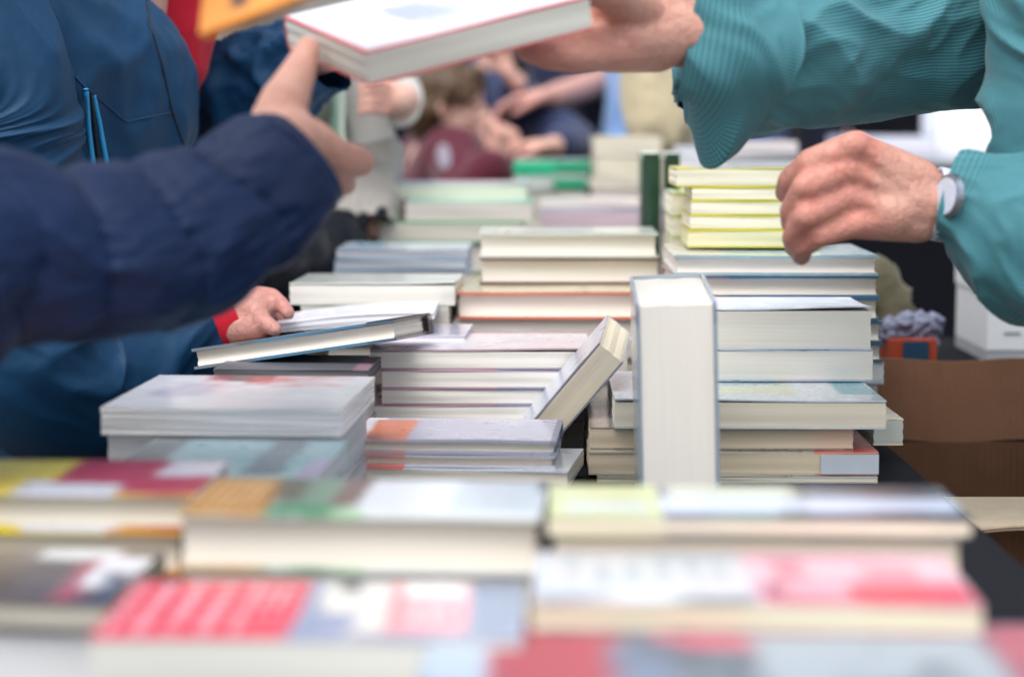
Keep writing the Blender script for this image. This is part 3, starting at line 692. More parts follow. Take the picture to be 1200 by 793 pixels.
    for s in (1, -1):
        capsule(bm, sh[s] - L * s * .03 - U * .01, .045 * h + g, chest + L * s * .035 * h, .062 * h + g)
        capsule(bm, chest + L * s * .035 * h, .062 * h + g, pel + L * s * .035 * h + U * .02, .058 * h + g)
        capsule(bm, pel + L * s * .035 * h + U * .02, .058 * h + g, pel + L * s * .035 * h - U * .06 * h, .062 * h + g)
        if not sleeves or s not in sleeves:
            d = (wr[s] - el[s]).normalized()
            capsule(bm, sh[s], .032 * h + g, el[s], .028 * h + g); capsule(bm, el[s], .028 * h + g, wr[s] - d * .03, .022 * h + g)
        else: capsule(bm, sh[s], .032 * h + g, sh[s].lerp(el[s], .5), .030 * h + g)
    capsule(bm, nb_, .045 * h, nb_ + U * .02 * h, .040 * h + g * .6)
    me = bake(bm, voxel, 4, .5); displace(me, folds(foldamp, 9, (1, 1, .55), x * 3 + y))
    tm = topmat or cloth('cloth_top', top)
    jk = mesh_obj(torso_name, me, tm, None, True); setparent(jk, root)
    if sleeves:
        for s, (bm_, m_, nm) in sleeves.items():
            o_ = mesh_obj(nm, bm_, m_ or tm, None, True); setparent(o_, root)
    if legs:
        bm = bmesh.new()
        capsule(bm, hip[1], .052 * h, hip[-1], .052 * h)
        for s in (1, -1):
            capsule(bm, hip[s], .056 * h, kn[s], .044 * h); capsule(bm, kn[s], .044 * h, an[s] - U * .01, .036 * h)
        me = bake(bm, .014, 3); displace(me, folds(.008, 8, (1, 1, .6), y))
        o_ = mesh_obj('trousers', me, cloth('cloth_trousers', pants), None, True); setparent(o_, root)
        for s in (1, -1):
            bm = bmesh.new(); f = O + L * .055 * h * s
            capsule(bm, f + U * .045 - F * .04, .042, f + F * .13 + U * .035, .034); capsule(bm, f + U * .05, .045, f + U * .09, .045)
            me = bake(bm, .01, 2)
            for v in me.vertices: v.co.z = max(v.co.z, .004)
            o_ = mesh_obj('shoe', me, plain('shoe_leather', '#2a2522', .5), None, True); setparent(o_, root)
    return root, jk, sh
_h = {}
def HAIR(hx):
    if hx not in _h:
        N = NT('hair_strands'); c = lin(hx); n = N.noise(N.coord((90, 90, 6)), 1, 3, .6)
        N.base(N.mix(n, tuple(v * .5 for v in c[:3]) + (1,), tuple(min(1, v * 1.4) for v in c[:3]) + (1,))); N.set(.5, .4); N.bump(n, .6, .003); _h[hx] = N.m
    return _h[hx]
EYE = plain('eye_dark', '#2a2626', .2)
def chain(pts, rad):
    "pts: (px,py,Y) list"
    w = [at(*p) for p in pts]
    return [(w[i], rad[i], w[i + 1], rad[i + 1]) for i in range(len(w) - 1)]
def nails(root, items, mat):
    for (c, d, n, sz) in items:
        bm = bmesh.new(); sd = d.cross(n).normalized()
        m = Matrix((sd * sz * .62, d.normalized() * sz, n.normalized() * sz * .16)).transposed().to_4x4(); m.translation = c
        bmesh.ops.create_uvsphere(bm, u_segments=14, v_segments=8, radius=1, matrix=m)
        o_ = mesh_obj('fingernail', bm, mat, None, True); setparent(o_, root)
NAIL = plain('nail', '#e0b3a2', .25, .05)
# ---- person A : quilted navy sleeve
def puffer():
    N = NT('navy_quilted_nylon'); co = N.coord(); n = N.noise(co, 60, 3); b = N.noise(co, 18, 3)
    N.base(N.mix(b, lin('#061734'), lin('#0b2a56'))); N.set(.58, .3, Sheen_Weight=0); N.bump(n, .3, .003); return N.m
PUF = puffer()
path = [(V((-.655, 1.10, 1.26)), .088, .088), (V((-.54, 1.20, 1.10)), .084, .084), (at(-175, 350, 1.315), .082, .078), (at(-60, 288, 1.36), .072, .074), (at(60, 298, 1.41), .061, .066), (at(180, 288, 1.45), .060, .062), (at(270, 250, 1.48), .0555, .055), (at(324, 209, 1.50), .050, .048), (at(348, 190, 1.51), .043, .042)]
fo = sleeve_folds(.0055, 2.0, .09, 3)
def pf(t, th, s):
    q = (s + .012 * math.sin(th * 2 + 1) + .008 * noise.noise(V((s * 9, math.cos(th) * 1.5, math.sin(th) * 1.5)))) / .066
    puff = abs(math.sin(math.pi * q)); seam = max(0, 1 - puff / .45)
    a, b = math.cos(th), math.sin(th)
    wr_ = noise.noise(V((s * 14, a * 9, b * 9))) * .0030 * (.3 + seam) + abs(noise.noise(V((s * 34, a * 5, b * 5)))) * .0026
    fade = 1 - min(1, max(0, t - .93) * 13)
    return (.0078 * (puff ** .45 - .8) + wr_ + .7 * fo(t, th, s)) * (.15 + .85 * fade)
sl = tube(path, 360, 150, pf)
hA = []
hA += chain([(310, 205, 1.51), (336, 165, 1.505)], [.027, .026])
hA += chain([(318, 165, 1.505), (333, 120, 1.52), (350, 85, 1.545), (361, 58, 1.562)], [.0225, .0185, .0135, .0102])      # thumb
hA += chain([(330, 185, 1.51), (362, 165, 1.525), (396, 184, 1.55), (420, 189, 1.575)], [.024, .0175, .0142, .0125])    # index
hA += chain([(330, 195, 1.52), (368, 185, 1.54), (394, 206, 1.575), (402, 214, 1.60)], [.024, .0160, .0125, .011])
hA += chain([(330, 205, 1.53), (366, 203, 1.55), (388, 216, 1.58), (386, 220, 1.61)], [.022, .0145, .011, .009])
hA += chain([(325, 212, 1.535), (360, 214, 1.555), (376, 223, 1.58), (372, 224, 1.60)], [.02, .013, .010, .009])
hA += chain([(345, 170, 1.515), (330, 150, 1.512)], [.020, .020])
# other hand of A holds the orange booklet above the frame
hA2 = hand_auto(at(190, -330, 1.26), at(290, -230, 1.33) - at(190, -330, 1.26), V((.3, .7, -.4)), V((0, .2, 1)), 1, .5)
A, jA, shA = person('person in navy quilted jacket at near left reaching up to take the book', -.80, 1.15, 20, 1.66, lean=.1,
    arms={-1: (at(-170, 370, 1.33), at(320, 198, 1.51), V((-.66, 1.08, 1.27))), 1: (at(-260, -430, 1.30), at(190, -330, 1.26), V((-.70, 1.36, 1.38)))},
    hands={-1: hA, 1: hA2}, skinm=SK_A, topmat=PUF, vbody=.003, voxel=.008, hair='#4a3526', sleeves={-1: (sl, PUF, 'sleeve')}, hairlong=True)
# ---- person C : teal checked shirt
TEAL = check_cloth('teal_check_cotton', '#266069', '#68a2ac'); TEALB = check_cloth('teal_check_cotton_body', '#286672', '#6ea6b0', uv=False, rot=1)
w1 = at(800, 40, 1.77); e1 = at(1185, 25, 1.98)
path = [(at(846, 64, 1.80), .060, .055), (at(872, 70, 1.82), .066, .06), (at(930, 58, 1.85), .070, .062), (at(1010, 45, 1.90), .076, .066), (at(1090, 35, 1.94), .078, .07), (at(1170, 22, 1.98), .076, .07), (at(1230, -40, 2.02), .075, .07), (at(1265, -110, 2.06), .078, .07)]
f1 = sleeve_folds(.0135, 1.7, .095, 6, skew=.045)
sl1 = tube(path, 240, 170, lambda t, th, s: f1(t, th, s) * (1 - .65 * max(0, -math.cos(th))))
path = [(at(1112, 236, 1.765), .039, .036), (at(1132, 242, 1.76), .044, .04), (at(1178, 264, 1.755), .062, .056), (at(1230, 290, 1.755), .068, .064), (at(1268, 282, 1.765), .074, .07), (at(1264, 200, 1.785), .076, .072), (at(1254, 80, 1.80), .076, .074), (at(1264, -60, 1.81), .080, .075), (at(1280, -130, 1.82), .08, .075)]
f2 = sleeve_folds(.010, 2.0, .08, 9, skew=.02)
sl2 = tube(path, 180, 130, f2)
hC2 = []
hC2 += chain([(1118, 246, 1.765), (1060, 235, 1.762)], [.0265, .030])
for (kx, ky), pts, rad in (((1002, 172), [(950, 190, 1.738), (926, 211, 1.758), (920, 226, 1.785)], [.0138, .0120, .0108, .0092]),
                           ((990, 200, ), [(944, 219, 1.725), (928, 247, 1.745), (927, 262, 1.775)], [.0140, .0122, .0108, .0092]),
                           ((988, 232), [(945, 253, 1.722), (930, 278, 1.742), (932, 291, 1.77)], [.0136, .0118, .0105, .0090]),
                           ((1000, 262), [(958, 276, 1.73), (941, 289, 1.74), (939, 300, 1.76)], [.0128, .0108, .0095, .0085])):
    hC2 += chain([(1075, 215 + (ky - 172) * .45, 1.76), (kx, ky, 1.742)], [.022, .0135])
    hC2 += chain([(kx, ky, 1.742)] + pts, rad)
for (kx, ky) in ((1001, 170), (989, 200), (987, 232), (999, 262)):
    hC2 += chain([(1062, 222 + (ky - 172) * .42, 1.7395), (kx + 10, ky, 1.7345)], [.0055, .0062]); hC2 += chain([(kx + 3, ky, 1.7385), (kx - 6, ky + 3, 1.737)], [.0128, .0118])
hC2 += chain([(1040, 250, 1.75), (1005, 235, 1.757)], [.024, .022]); hC2 += chain([(1040, 205, 1.762), (1005, 190, 1.765)], [.022, .016])
hC2 += chain([(1070, 225, 1.775), (1010, 190, 1.80), (970, 205, 1.83), (945, 215, 1.85)], [.02, .014, .012, .009])   # thumb behind
hC1 = []
hC1 += chain([(812, 42, 1.765), (760, 35, 1.745)], [.029, .027])
hC1 += chain([(775, 45, 1.75), (725, 48, 1.715)], [.027, .024])
hC1 += chain([(775, 20, 1.76), (712, 12, 1.72)], [.026, .018]); hC1 += chain([(770, 55, 1.75), (712, 62, 1.70)], [.022, .017])
hC1 += chain([(712, 62, 1.70), (672, 68, 1.665), (640, 66, 1.655), (618, 60, 1.655)], [.0150, .0128, .0110, .009])
hC1 += chain([(712, 50, 1.715), (672, 52, 1.68), (640, 55, 1.675), (614, 52, 1.68)], [.0160, .0135, .0115, .010])
hC1 += chain([(712, 36, 1.73), (672, 42, 1.71), (642, 44, 1.71), (620, 42, 1.715)], [.0160, .0130, .011, .010])
hC1 += chain([(712, 22, 1.745), (680, 30, 1.74), (655, 34, 1.745), (640, 34, 1.745)], [.015, .012, .010, .009])
hC1 += chain([(752, 18, 1.735), (712, -8, 1.67), (678, -16, 1.645), (652, -20, 1.64)], [.021, .0155, .0125, .0095])  # thumb over the cover
cfA = tube([(at(340, 196, 1.507), .045, .045), (at(351, 187, 1.511), .0435, .043), (at(358, 181, 1.513), .040, .039)], 10, 60, lambda t, th, s: .0012 * math.sin(t * 9.4))
o_ = mesh_obj('cuff', cfA, PUF, None, True); setparent(o_, A); o_.modifiers.new('t', 'SOLIDIFY').thickness = .0025
C_, jC, shC = person('person in teal checked shirt passing the book and and reaching over yellow books', .75, 2.0, 180, 1.76, lean=.235,
    arms={-1: (at(1190, 20, 1.99), w1, V((.55, 2.14, 1.36))), 1: (at(1262, 295, 1.765), at(1118, 246, 1.765), at(1285, -150, 1.84))},
    hands={-1: hC1, 1: hC2}, skinm=SK_C, topmat=TEALB, vbody=.003, voxel=.007, hair='#8a8a86', torso_name='shirt', infl=.015, foldamp=.009,
    sleeves={-1: (sl1, TEAL, 'sleeve'), 1: (sl2, TEAL, 'sleeve')})
# cuff of the far sleeve: loose, unbuttoned, lower corner hanging in a point
cf = sleeve_folds(.006, 2, .05, 2, skew=.03)
def cuffr(t, th, s):
    down = max(0, -math.cos(th)) ** 9
    tri = max(0, 1 - abs(t - .7) / .42)
    return cf(t, th, s) + down * tri * .046 + .006 * math.sin(th * 3 + t * 3)
cu = tube([(at(803, 42, 1.785), .056, .050), (at(835, 48, 1.787), .062, .058), (at(884, 60, 1.81), .071, .064)], 50, 110, cuffr)
cuo = mesh_obj('cuff', cu, TEAL, None, True); setparent(cuo, C_)
m_ = cuo.modifiers.new('t', 'SOLIDIFY'); m_.thickness = .002
# wrist watch of the near hand
wt = empty('wristwatch', at(1112, 243, 1.765)); tag(wt, 'white wristwatch on the near wrist under the teal sleeve', 'watch')
wa = at(1094, 238, 1.765); wb = at(1116, 242, 1.765)
bm = tube([(wa, .0318, .0310), (wb, .0318, .0312)], 4, 40); o_ = mesh_obj('strap', bm, plain('white_strap', '#c9d6e6', .3), None, True); setparent(o_, wt)
o_.modifiers.new('t', 'SOLIDIFY').thickness = .003
fc = at(1108, 232, 1.765) + V((-.005, -.0365, .003))
mm = (V((-1, -.38, .1))).to_track_quat('Z', 'Y').to_matrix().to_4x4(); mm.translation = fc
bm = bmesh.new(); bmesh.ops.create_cone(bm, cap_ends=True, segments=40, radius1=.0200, radius2=.0185, depth=.006, matrix=mm)
bmesh.ops.bevel(bm, geom=[e for e in bm.edges], offset=.001, segments=2, affect='EDGES')
o_ = mesh_obj('watch_case', bm, plain('steel', '#8e98a4', .25, .05, Metallic=.9), None, False); setparent(o_, wt)
mm.translation = fc + V((-1, -.38, .1)).normalized() * .0033
bm = bmesh.new(); bmesh.ops.create_cone(bm, cap_ends=True, segments=40, radius1=.0155, radius2=.0155, depth=.0008, matrix=mm)
o_ = mesh_obj('dial', bm, plain('dial_pale_blue', '#c3cfde', .2, .2, 300), None, False); setparent(o_, wt)
# ---- person B : blue rain jacket
def nylon(name, hx):
    N = NT(name); co = N.coord(); a = N.noise(co, 700, 2); c = lin(hx)
    b = N.noise(co, 7, 3); N.base(N.mix(b, tuple(v * .85 for v in c[:3]) + (1,), tuple(v * 1.15 for v in c[:3]) + (1,)))
    N.set(.6, .3); N.bump(N.math('ADD', N.noise(co, 14, 3), N.math('MULTIPLY', a, .06)), .35, .012); return N.m
NY = nylon('petrol_blue_nylon', '#05375a')
RED = cloth('red_knit', '#c0122e', .8, 500, .5)
wB = at(272, 368, 2.18)
path = [(V((-.575, 2.06, 1.22)), .085, .08), (at(2, 120, 2.06), .078, .075), (at(0, 300, 2.05), .075, .072), (at(30, 420, 2.05), .082, .075), (at(100, 448, 2.10), .080, .075), (at(172, 418, 2.14), .066, .064), (at(238, 383, 2.17), .047, .046)]
f3 = sleeve_folds(.008, 2.2, .11, 11)
slB = tube(path, 200, 130, f3)
path = [(V((-.54, 2.50, 1.24)), .07, .07), (at(140, 90, 2.60), .07, .07), (at(225, 122, 2.54), .068, .066), (at(310, 98, 2.46), .060, .056), (at(380, 62, 2.40), .042, .042)]
f4 = sleeve_folds(.014, 2.2, .08, 13)
slB2 = tube(path, 90, 72, f4)
hB = []
hB += chain([(268, 372, 2.17), (300, 362, 2.16)], [.024, .022])
for dx, dy, dY in ((0, 0, 0), (4, 6, -.012), (2, 10, .012), (-2, 5, .03)):
    pass
hB += chain([(285, 360, 2.17), (302, 347, 2.17), (318, 347, 2.165), (330, 357, 2.15), (338, 367, 2.14)], [.020, .0115, .0095, .0085, .0075])
hB += chain([(290, 365, 2.16), (298, 366, 2.145), (309, 377, 2.135), (322, 386, 2.125)], [.020, .0125, .0098, .008])
hB += chain([(285, 362, 2.18), (304, 352, 2.20), (322, 358, 2.21), (332, 370, 2.21)], [.018, .012, .0105, .009])
hB += chain([(285, 365, 2.19), (303, 356, 2.22), (318, 364, 2.23), (326, 374, 2.23)], [.018, .012, .0100, .009])
hB += chain([(285, 372, 2.19), (300, 365, 2.235), (312, 372, 2.245), (318, 380, 2.24)], [.016, .011, .009, .008])
hB += chain([(275, 385, 2.15), (292, 385, 2.14), (305, 386, 2.14)], [.018, .014, .011])
hB2 = hand_auto(at(384, 58, 2.40), V((.7, .8, .25)), V((0, -.4, -1)), V((0, -1, .2)), .85, .15)
B, jB, shB = person('person in petrol blue rain jacket with red sweater browsing at the left side', -.555, 2.30, 8, 1.60, lean=.10,
    arms={-1: (at(40, 455, 2.12), wB, V((-.575, 2.06, 1.22))), 1: (at(190, 115, 2.58), at(384, 58, 2.40), V((-.54, 2.50, 1.24)))},
    hands={-1: hB, 1: hB2}, skinm=SK_B, topmat=NY, vbody=.0035, voxel=.007, infl=.042, foldamp=.011, hair='#2c2019',
    sleeves={-1: (slB, NY, 'sleeve'), 1: (slB2, NY, 'sleeve')})
# red knit cuff and red sweater front
bm = tube([(at(228, 388, 2.165), .040, .040), (at(258, 376, 2.17), .038, .039), (at(280, 366, 2.172), .035, .038)], 14, 48, lambda t, th, s: .0008 * math.sin(th * 24))
o_ = mesh_obj('sweater_cuff', bm, RED, None, True); setparent(o_, B); o_.modifiers.new('t', 'SOLIDIFY').thickness = .003
bm = bmesh.new()
capsule(bm, at(205, -60, 2.42), .07, at(192, 60, 2.42), .055); capsule(bm, at(195, 40, 2.42), .052, at(150, 160, 2.42), .05); capsule(bm, at(160, -60, 2.44), .09, at(140, 140, 2.44), .09)
me = bake(bm, .006, 5); displace(me, folds(.005, 14, (1, 1, .4), 4))
o_ = mesh_obj('sweater', me, RED, None, True); setparent(o_, B)
bm = bmesh.new()   # skirt of the jacket bulging at the table edge
capsule(bm, at(20, 430, 2.32), .13, at(70, 560, 2.32), .13); capsule(bm, at(-60, 420, 2.40), .15, at(-60, 640, 2.40), .15)
me = bake(bm, .007, 5); displace(me, folds(.022, 9, (1, 1, .8), 8))
o_ = mesh_obj('jacket_hem', me, NY, None, True); setparent(o_, B)
# surface details (zips, seams) laid on the jacket
bpy.context.view_layer.update()
dg = bpy.context.evaluated_depsgraph_get()
def surf_line(obj, pts, r, mat, name, root, n=40, off=.001, asp=1):
    bv = BVHTree.FromPolygons([obj.matrix_world @ v.co for v in obj.data.vertices], [list(p.vertices) for p in obj.data.polygons])
    out = []
    for k in range(n + 1):
        t = k / n * (len(pts) - 1); i = min(int(t), len(pts) - 2); f = t - i
        px = pts[i][0] * (1 - f) + pts[i + 1][0] * f; py = pts[i][1] * (1 - f) + pts[i + 1][1] * f
        o = V((0, 0, CAMZ)); d = (at(px, py, 2) - o).normalized()
        h = bv.ray_cast(o, d)
        if h[0] is not None: out.append((h[0] + V((0, -off, 0)), r, r * asp))
    if len(out) < 3: return
    bm = tube(out, len(out) * 2, 8, None, (True, True))
    o_ = mesh_obj(name, bm, mat, None, True); setparent(o_, root)
ZB = plain('zip_blue', '#2f9fd8', .4); DK = plain('zip_dark', '#0a1522', .6); NYD = plain('seam_blue', '#07395c', .6)
surf_line(jB, [(101, 104), (104, 150), (109, 190), (112, 215)], .0028, ZB, 'pocket_zip', B)
surf_line(jB, [(110, 112), (118, 150), (125, 190), (128, 210)], .0026, ZB, 'pocket_zip', B)
surf_line(jB, [(106, 110), (112, 160), (119, 210)], .0025, DK, 'pocket_opening', B)
surf_line(jB, [(60, 62), (100, 102), (148, 143), (200, 132)], .0010, NYD, 'seam', B)
surf_line(jB, [(171, -5), (176, 30), (190, 75), (202, 130), (216, 170)], .0011, DK, 'front_zip', B)
# ---- boy in maroon sweater
MAR = cloth('maroon_sweat', '#4d1024', .85, 400, .3)
hk = at(578, 150, 4.16)
hb1 = hand_auto(at(584, 186, 4.16), V((.12, 0, 1)), V((-.6, .3, 0)), V((-.5, -.6, 0)), .60, 1.1)
hb2 = hand_auto(at(606, 184, 4.22), V((-.3, 0, 1)), V((-.6, .3, 0)), V((-.5, -.6, 0)), .60, 1.1)
boy, jb, _ = person('blond boy in maroon sweater with clasped hands at his mouth, seen in profile', -.24, 4.42, 10, 1.26, lean=.09,
    arms={-1: (at(548, 228, 4.16), at(583, 188, 4.16)), 1: (at(616, 228, 4.24), at(606, 188, 4.22))}, hands={-1: hb1, 1: hb2},
    skinm=SK_F, topmat=MAR, hair='#4f3b27', vbody=.004, voxel=.009, infl=.022, head=at(525, 126, 4.32), hairbulk=.023, headsc=1.16, width=1.22, headdir=V((1, -.12, -.06)), torso_name='sweater')
bm = bmesh.new()
surf = BVHTree.FromPolygons([jb.matrix_world @ v.co for v in jb.data.vertices], [list(p.vertices) for p in jb.data.polygons])
gv = [[None] * 9 for _ in range(9)]
ok = True
for i in range(9):
    for j in range(9):
        wgt = math.sqrt(max(.05, 1 - ((j - 4) / 4.6) ** 2)) * 8
        px = 519 + (i / 8 * 2 - 1) * wgt + j * .3; py = 169 + j * 3.6
        d = (at(px, py, 4) - V((0, 0, CAMZ))).normalized(); h = surf.ray_cast(V((0, 0, CAMZ)), d)
        if h[0] is None: ok = False
        else: gv[i][j] = bm.verts.new(h[0] + V((0, -.003, 0)))
for i in range(8):
    for j in range(8):
        q = [gv[i][j], gv[i + 1][j], gv[i + 1][j + 1], gv[i][j + 1]]
        if all(q): bm.faces.new(q)
o_ = mesh_obj('chest_print', bm, plain('grey_print', '#7f7a86', .8, .5, 60), None, True); setparent(o_, boy)
# ---- navy child
hn1 = hand_auto(at(607, 100, 4.5), at(588, 62, 4.5) - at(607, 100, 4.5), V((-1, 0, -.3)), V((0, -1, 0)), .85, .7)
hn2 = hand_auto(at(646, 172, 4.25), V((-1, -.2, -.1)), V((0, .3, -1)), V((0, -1, .4)), .85, .9)
person('child in navy sweater with one hand raised to the face behind the boy', -.02, 4.85, 200, 1.42, lean=.05,
    arms={-1: (at(600, 175, 4.62), at(606, 98, 4.52)), 1: (at(676, 172, 4.45), at(650, 172, 4.28))}, hands={-1: hn1, 1: hn2},
    skinm=SK_F, top='#14244a', hair='#3a2a20', head=at(600, 20, 4.75), torso_name='sweater', vbody=.007)
# ---- forearm person
hf = hand_auto(at(645, 112, 4.5), V((-1, -.2, -.25)), V((-.2, .2, -1)), V((-.2, -1, .3)), 1.0, .5)
person('adult in navy top with bare forearm reaching over the far books', .20, 4.95, 190, 1.62, lean=.15,
    arms={-1: (at(720, 92, 4.75), at(650, 112, 4.5))}, hands={-1: hf}, skinm=SK_B, topmat=cloth('navy_top', '#16203c'), hair='#1e1612', vbody=.007,
    sleeves={-1: (tube([(V((.36, 5.1, 1.28)), .065), (at(735, 60, 4.9), .06), (at(716, 92, 4.75), .052)], 20, 24), None, 'sleeve')}, torso_name='shirt')
# ---- grey coat person
GC_ = cloth('grey_coat', '#9a9690', .85, 500, .4)
hg = []
wg = at(470, 118, 2.98)
for i, yy in enumerate((97, 107, 118, 129)):
    hg += chain([(468, 110 + i * 4, 2.98), (449, yy + 2, 2.955), (434, yy, 2.935), (422, yy + 3, 2.94)], [.0115, .0064, .0057, .005])
hg += chain([(468, 108, 2.99), (452, 97, 3.0), (440, 90, 3.0)], [.012, .009, .007])
coat_path = [(V((-.40, 3.25, 1.30)), .085), (at(400, 150, 3.15), .078), (at(420, 215, 3.08), .062), (at(430, 262, 3.02), .046), (at(434, 276, 3.0), .042)]
fg = sleeve_folds(.012, 2.2, .07, 21)
slg = tube(coat_path, 70, 48, lambda t, th, s: fg(t, th, s) * (1 - t ** 5))
G, jG, _ = person('person in pale grey coat with dark buttons holding up a pale green booklet', -.47, 3.25, -12, 1.62, lean=.16,
    arms={1: (at(468, 124, 3.3), wg), -1: (at(415, 200, 3.12), at(434, 262, 3.03))}, hands={1: hg, -1: [(at(434, 262, 3.03), .02, at(436, 268, 3.02), .02)]}, skinm=SK_F, topmat=GC_, hair='#4a3a30', vbody=.004, voxel=.009, infl=.035, foldamp=.012,
    sleeves={-1: (slg, GC_, 'sleeve'), 1: (tube([(V((-.35, 3.45, 1.25)), .06), (at(458, 100, 3.34), .040), (at(466, 122, 3.24), .036), (at(470, 119, 3.08), .030), (at(465, 117, 3.0), .0265)], 40, 36), cloth('white_knit', '#d5d2cc'), 'sleeve')}, torso_name='coat')
for (px, py) in ((424, 256), (446, 250)):
    bm = bmesh.new(); p = at(px, py, 2.945); mm = V((0, -1, 0)).to_track_quat('Z', 'Y').to_matrix().to_4x4(); mm.translation = p + V((0, .02, 0))
    bmesh.ops.create_cone(bm, cap_ends=True, segments=20, radius1=.009, radius2=.0075, depth=.03, matrix=mm)
    o_ = mesh_obj('button', bm, DK, None, False); setparent(o_, G)
gb = book('pale green booklet held upright by the grey coated person', .13, .09, .008, '#a9c9b6', [('r', .1, .5, .3, .7, '#7fae98', .05)], page='#c9cfc9', spine='left')
o = at(404, 172, 2.965); framed(gb, o, V((.02, -.02, 1)), V((-.25, .9, 0)))
gb2 = book('light grey folded leaflet hanging from the hand of the grey coated person', .10, .06, .004, '#b9b6b2', [], page='#c9c6c2')
o = at(462, 160, 2.985); framed(gb2, o, at(446, 95, 2.985) - o, V((-.9, .2, -.35)))
# ---- dark backpack between blue jacket and coat
bm = bmesh.new(); capsule(bm, at(330, 330, 2.85), .09, at(385, 300, 2.9), .06); capsule(bm, at(395, 290, 2.95), .05, at(350, 400, 2.9), .1);
me = bake(bm, .008, 4); displace(me, folds(.01, 12, (1, 1, 1), 2))
bp = mesh_obj('backpack', me, cloth('black_nylon', '#10141b', .5), None, True); tag(bp, 'black backpack lying on the table edge below the grey coat', 'backpack')
# ---- background people
BGP = 'people standing beyond the far end of the table'
bg = [(-.95, 5.6, -80, '#2a2c36', '#1c1e26', 'dark grey coat, leftmost of the far people'), (-.45, 5.9, 200, '#20242c', '#16181e', 'charcoal coat behind the blond boy'), (-.05, 5.7, -100, '#34383e', '#14161c', 'slate jacket behind the navy child'),
      (.62, 5.6, 160, '#2a62a8', '#c3b597', 'bright blue shirt and beige trousers at the far end'), (.98, 5.9, 250, '#1a2036', '#1a1d28', 'midnight blue coat behind the teal sleeve'),
      (1.3, 5.4, 200, '#23262e', '#15171c', 'black coat at far right'), (.28, 6.4, -90, '#3a2430', '#1a1c24', 'plum jacket furthest back'), (-1.5, 6.3, -60, '#47423a', '#20222a', 'olive coat far to the left'), (1.8, 6.4, 230, '#3c4a5c', '#1a1c22', 'steel blue jacket far to the right')]
for (x, y, f, t, p, lab) in bg:
    person('person in ' + lab, x, y, f, random.uniform(1.6, 1.8), top=t, pants=p, hair=random.choice(['#2a1e16', '#4a382a', '#1c1612']), vbody=.01, voxel=.014, group=BGP)
# beige trousers leaning at the far right (seated onlooker)
KH = cloth('beige_trousers', '#a79c80', .85, 400, .3)
person('person in black coat and dark trousers standing beyond the dark counter', 1.0, 5.15, 185, 1.72, top='#0d0f15', pants='#0b0c10', vbody=.01, voxel=.012, infl=.03)
sb_, _, _ = person('person in light blue shirt with beige bag strap bending over the far books', .36, 4.75, 175, 1.55, lean=.05, top='#7fa3d6', pants='#b7ad95', vbody=.01, voxel=.012, infl=.02,
    arms={1: (V((.26, 4.60, 1.02)), V((.24, 4.5, .93))), -1: (V((.36, 4.98, 1.05)), V((.26, 4.9, .95)))})
bm = bmesh.new(); capsule(bm, at(745, 60, 4.2), .045, at(770, 150, 4.15), .06); capsule(bm, at(790, 70, 4.25), .06, at(790, 150, 4.2), .05)
me = bake(bm, .008, 4); displace(me, folds(.012, 14, (1, 1, .5), 3))
kb = mesh_obj('shoulder_bag', me, KH, None, True); tag(kb, 'beige canvas shoulder bag hanging behind the teal cuff', 'bag')
# ================================================================ RIGHT SIDE BOXES
def cardboard(name, hx):
    N = NT(name); co = N.coord(); s = N.n('ShaderNodeSeparateXYZ'); N.l(co, s.inputs[0])
    w = N.math('SINE', N.math('MULTIPLY', s.outputs[0], 6.283 / .0075)); n = N.noise(co, 35, 4); n2 = N.noise(N.coord((3, 3, 60)), 2, 2)
    c = lin(hx); N.base(N.mix(n, tuple(v * .8 for v in c[:3]) + (1,), tuple(v * 1.12 for v in c[:3]) + (1,))); N.set(.85, .2)
    N.bump(N.math('ADD', N.math('MULTIPLY', w, .5), n), .35, .0012); return N.m
CB = cardboard('brown_cardboard', '#6e5240'); CBD = cardboard('inner_cardboard', '#73533f'); CBL = cardboard('pale_flap_cardboard', '#c8b8a0')  # the near flap gets a much paler cardboard colour than the rest
def boxm(name, mat, root, x0, x1, y0, y1, z0, z1, warp=None, n=(1, 1, 1)):
    bm = bmesh.new(); slab(bm, x0, x1, y0, y1, z0, z1, *n, warp)
    o_ = mesh_obj(name, bm, mat); setparent(o_, root); return o_
bx0, bx1, by0, by1, bz0, bz1 = .396, .605, 1.96, 2.30, .42, .722
cb = empty('cardboard_box', ((bx0 + bx1) / 2, by0, bz0)); tag(cb, 'open brown cardboard box with raised far flap right of the table', 'box')
t = .005
bm = bmesh.new()
slab(bm, bx0, bx1, by0, by0 + t, bz0, bz1); slab(bm, bx0, bx1, by1 - t, by1, bz0, bz1)
slab(bm, bx0, bx0 + t, by0 + t, by1 - t, bz0, bz1); slab(bm, bx1 - t, bx1, by0 + t, by1 - t, bz0, bz1); slab(bm, bx0 + t, bx1 - t, by0 + t, by1 - t, bz0, bz0 + t)
o_ = mesh_obj('carton_body', bm, CBD); setparent(o_, cb)
def flapw(p, u, v, w):
    if u < .5: p.x -= .004 * w
    p.y += .03 * w; p.z += .002 * math.sin(u * 9)
    return p
boxm('flap', CBD, cb, bx0 - .002, bx1, by1 - t, by1, bz1 + .0012, .812, flapw, (14, 1, 5))
boxm('flap', CBL, cb, bx0 + .008, bx1, by0 - .135, by0 - .001, bz1 - .004, bz1 + .001, lambda p, u, v, w: p + V((0, 0, .006 * (1 - v) * math.sin(u * 5) - .006 * (1 - v))), (14, 6, 1))
boxm('flap', CBD, cb, bx1 + .001, bx1 + .006, by0, by1, bz1 - .12, bz1 - .001)
